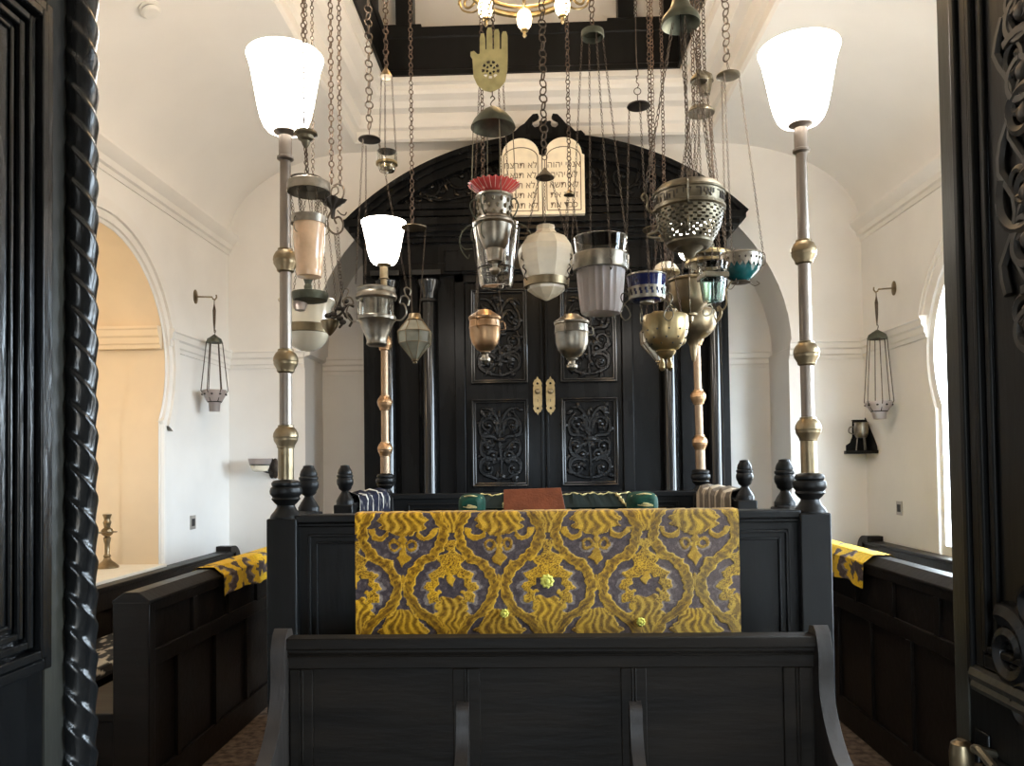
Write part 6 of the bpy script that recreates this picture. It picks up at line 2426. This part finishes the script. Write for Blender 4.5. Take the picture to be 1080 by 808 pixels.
# right leaf
XD2 = 0.96
y_edge2 = atX(1001, 420, XD2).y
leaf2, _ = door_leaf('door_2', XD2, -1, y_edge2, 0.055, 3.0, M_BLACK, M_BLACK)
bm = BM()
box(bm, XD2 - 0.004, XD2 + 0.001, atX(1014, 400, XD2).y, y_edge2 + .001, 0.02, 2.98)
obj('edge_stile', bm, M_STILE, leaf2, bevel=0.002)
bm = BM()
ypi2 = atX(1021, 400, XD2).y
zq0 = atX(1023, 706, XD2).z
leaf_frame(bm, XD2, -1, YD0 + 0.04, ypi2, zq0, 2.9, ((0, 0.020, 0.022), (0.024, 0.03, 0.014), (0.060, 0.016, 0.020), (0.082, 0.02, 0.010)))
leaf_frame(bm, XD2, -1, YD0 + 0.04, ypi2, 0.2, zq0 - 0.16, ((0, 0.016, 0.012),))
obj('panel_moulding', bm, M_BLACK, leaf2, bevel=0.004)
# carved scrolls on the panel and the mask-like boss low on it
bm = BM()
AY, AZ_ = V((0, 1, 0)), V((0, 0, 1))
yc2 = atX(1090, 250, XD2).y
for (py, ro, a0, sg) in ((75, 0.085, 1.0, 1), (120, 0.06, 3.6, -1), (205, 0.085, 0.6, -1), (255, 0.06, 2.4, 1), (10, 0.07, 2.0, 1), (345, 0.07, 1.4, 1)):
    p = V((XD2 - 0.008, yc2, atX(1083, py, XD2).z))
    q = spiral(p, 0.012, ro, a0, 1.4, 34, AY, AZ_, sg)
    tube(bm, q, [0.013 * (1.15 - .55 * i / 33) for i in range(34)], 6)
    q = spiral(p + V((0, 0.02, ro * .4)), 0.008, ro * .55, a0 + 2, 1.2, 24, AY, AZ_, -sg)
    tube(bm, q, 0.009, 6)
    ellipsoid(bm, p, 0.014, 0.02, 0.02, 10, 6)
tube(bm, bez([V((XD2 - .008, yc2 + .055, atX(1083, py, XD2).z)) + V((0, .03 * sin(py * .05), 0)) for py in range(0, 340, 34)]), 0.010, 6)
tube(bm, bez([V((XD2 - .008, yc2 + .02, atX(1083, py, XD2).z)) + V((0, .03 * cos(py * .05), 0)) for py in range(0, 340, 34)]), 0.008, 6)
obj('carved_scroll', bm, mat('rubbed_carving', (0.022, 0.020, 0.018), 0.45, var=.4, scale=20), leaf2)
bm = BM()
pb = V((XD2 - 0.005, atX(1074, 690, XD2).y, atX(1074, 688, XD2).z))
q = spiral(pb, 0.015, 0.075, 1.2, 1.5, 40, AY, AZ_, 1)
tube(bm, q, [0.026 * (1.1 - .5 * i / 39) for i in range(40)], 8)
q = spiral(pb + V((0, -0.05, -0.10)), 0.012, 0.06, 4.0, 1.4, 36, AY, AZ_, -1)
tube(bm, q, [0.024 * (1.1 - .5 * i / 35) for i in range(36)], 8)
q = spiral(pb + V((0, -0.07, 0.11)), 0.012, 0.05, 2.0, 1.4, 36, AY, AZ_, 1)
tube(bm, q, [0.02 * (1.1 - .5 * i / 35) for i in range(36)], 8)
obj('carved_volute', bm, M_CARVE, leaf2)
bm = BM()
for zz_, rr in ((atX(1040, 712, XD2).z, 0.018), (atX(1040, 724, XD2).z, 0.014)):
    tube(bm, [(XD2 - 0.012, ypi2 - .02, zz_), (XD2 - 0.016, yc2, zz_)], rr, 8)
obj('rail_bead', bm, M_STILE, leaf2)
# brass lever handle
ph = V((XD2, atX(1038, 800, XD2).y, atX(1038, 800, XD2).z))
bm = BM()
box(bm, XD2 - 0.008, XD2, ph.y - 0.03, ph.y + 0.02, ph.z - 0.13, ph.z + 0.06)
hp_ = obj('lock_plate', bm, M_CARVE, leaf2, bevel=0.003)
bm = BM()
lathe(bm, [(0.006, ph.z - 0.05), (0.018, ph.z - 0.045), (0.024, ph.z - 0.02), (0.025, ph.z + 0.01), (0.021, ph.z + 0.032), (0.010, ph.z + 0.04)], (XD2 - 0.048, ph.y), 20)
tube(bm, [(XD2, ph.y, ph.z - .02), (XD2 - 0.048, ph.y, ph.z - .02)], 0.010, 10)
obj('brass_knob', bm, M_BRASS, leaf2)
bm = BM()
p2 = V((XD2, atX(1050, 796, XD2).y, atX(1050, 796, XD2).z))
tube(bm, bez([p2, p2 + V((-0.04, 0, 0.01)), p2 + V((-.05, -.03, .02)), p2 + V((-.045, -.07, .0))]), 0.010, 8)
obj('latch', bm, M_BRONZE, leaf2)

# ------------------------------------------------------------------ light
w = bpy.data.worlds.new('sky')
SC.world = w
w.use_nodes = True
bg = w.node_tree.nodes['Background']
# bright overcast sky over a dim street
wn = w.node_tree.nodes
wl = w.node_tree.links
wtc = wn.new('ShaderNodeTexCoord')
wsx = wn.new('ShaderNodeSeparateXYZ')
wrp = wn.new('ShaderNodeValToRGB')
wmr = wn.new('ShaderNodeMapRange')
wmr.inputs['From Min'].default_value = -1
wl.new(wtc.outputs['Generated'], wsx.inputs['Vector'])
wl.new(wsx.outputs['Z'], wmr.inputs['Value'])
wl.new(wmr.outputs['Result'], wrp.inputs['Fac'])
e = wrp.color_ramp.elements
e[0].position, e[0].color = 0.46, (0.17, 0.16, 0.14, 1)
e[1].position, e[1].color = 0.53, (0.72, 0.87, 1.0, 1)
wl.new(wrp.outputs['Color'], bg.inputs['Color'])
bg.inputs['Strength'].default_value = 24.0


def portal(name, loc, rot, sx, sy):
    l = bpy.data.lights.new(name, 'AREA')
    l.shape = 'RECTANGLE'
    l.size, l.size_y = sx, sy
    l.cycles.is_portal = True
    o = bpy.data.objects.new(name, l)
    COL.objects.link(o)
    o.location = loc
    o.rotation_euler = rot
    return o


portal('window_daylight', (XR + 0.32, ARCH_C, 2.1), (0, radians(90), 0), 2.6, 1.9)
portal('window_daylight', (XR + 0.32, 2.35, 2.1), (0, radians(90), 0), 2.6, 1.9)  # portal for the added, unseen window
portal('doorway_daylight', (0, -3.18, 1.05), (radians(90), 0, 0), 1.0, 2.1)

# assumed warm light, added unseen high in the alcove; no fixture there
bm = BM()
lx, ly, lz = XL - 0.5, ARCH_C - 0.55, 2.75
l = bpy.data.lights.new('alcove_assumed_light', 'POINT')
l.energy = 6
l.color = (1.0, 0.86, 0.66)
l.shadow_soft_size = 0.06
o = bpy.data.objects.new('alcove_assumed_light', l)
COL.objects.link(o)
o.location = (lx, ly, lz)

# chandelier glow
l = bpy.data.lights.new('chandelier_bulbs', 'POINT')
l.energy = 60
l.color = (1.0, 0.64, 0.30)
l.shadow_soft_size = 0.2
o = bpy.data.objects.new('chandelier_bulbs', l)
COL.objects.link(o)
o.location = pc + V((0, 0, 0.35))

SC.view_settings.view_transform = 'Standard'
SC.view_settings.look = 'None'
SC.view_settings.gamma = 1
SC.view_settings.use_curve_mapping = False
SC.view_settings.exposure = 0.56
SC.render.film_transparent = False
SC.cycles.use_denoising = True
SC.cycles.max_bounces = 10
SC.cycles.diffuse_bounces = 5
SC.cycles.transmission_bounces = 8
SC.cycles.caustics_reflective = False
SC.cycles.caustics_refractive = False
SC.cycles.sample_clamp_indirect = 6
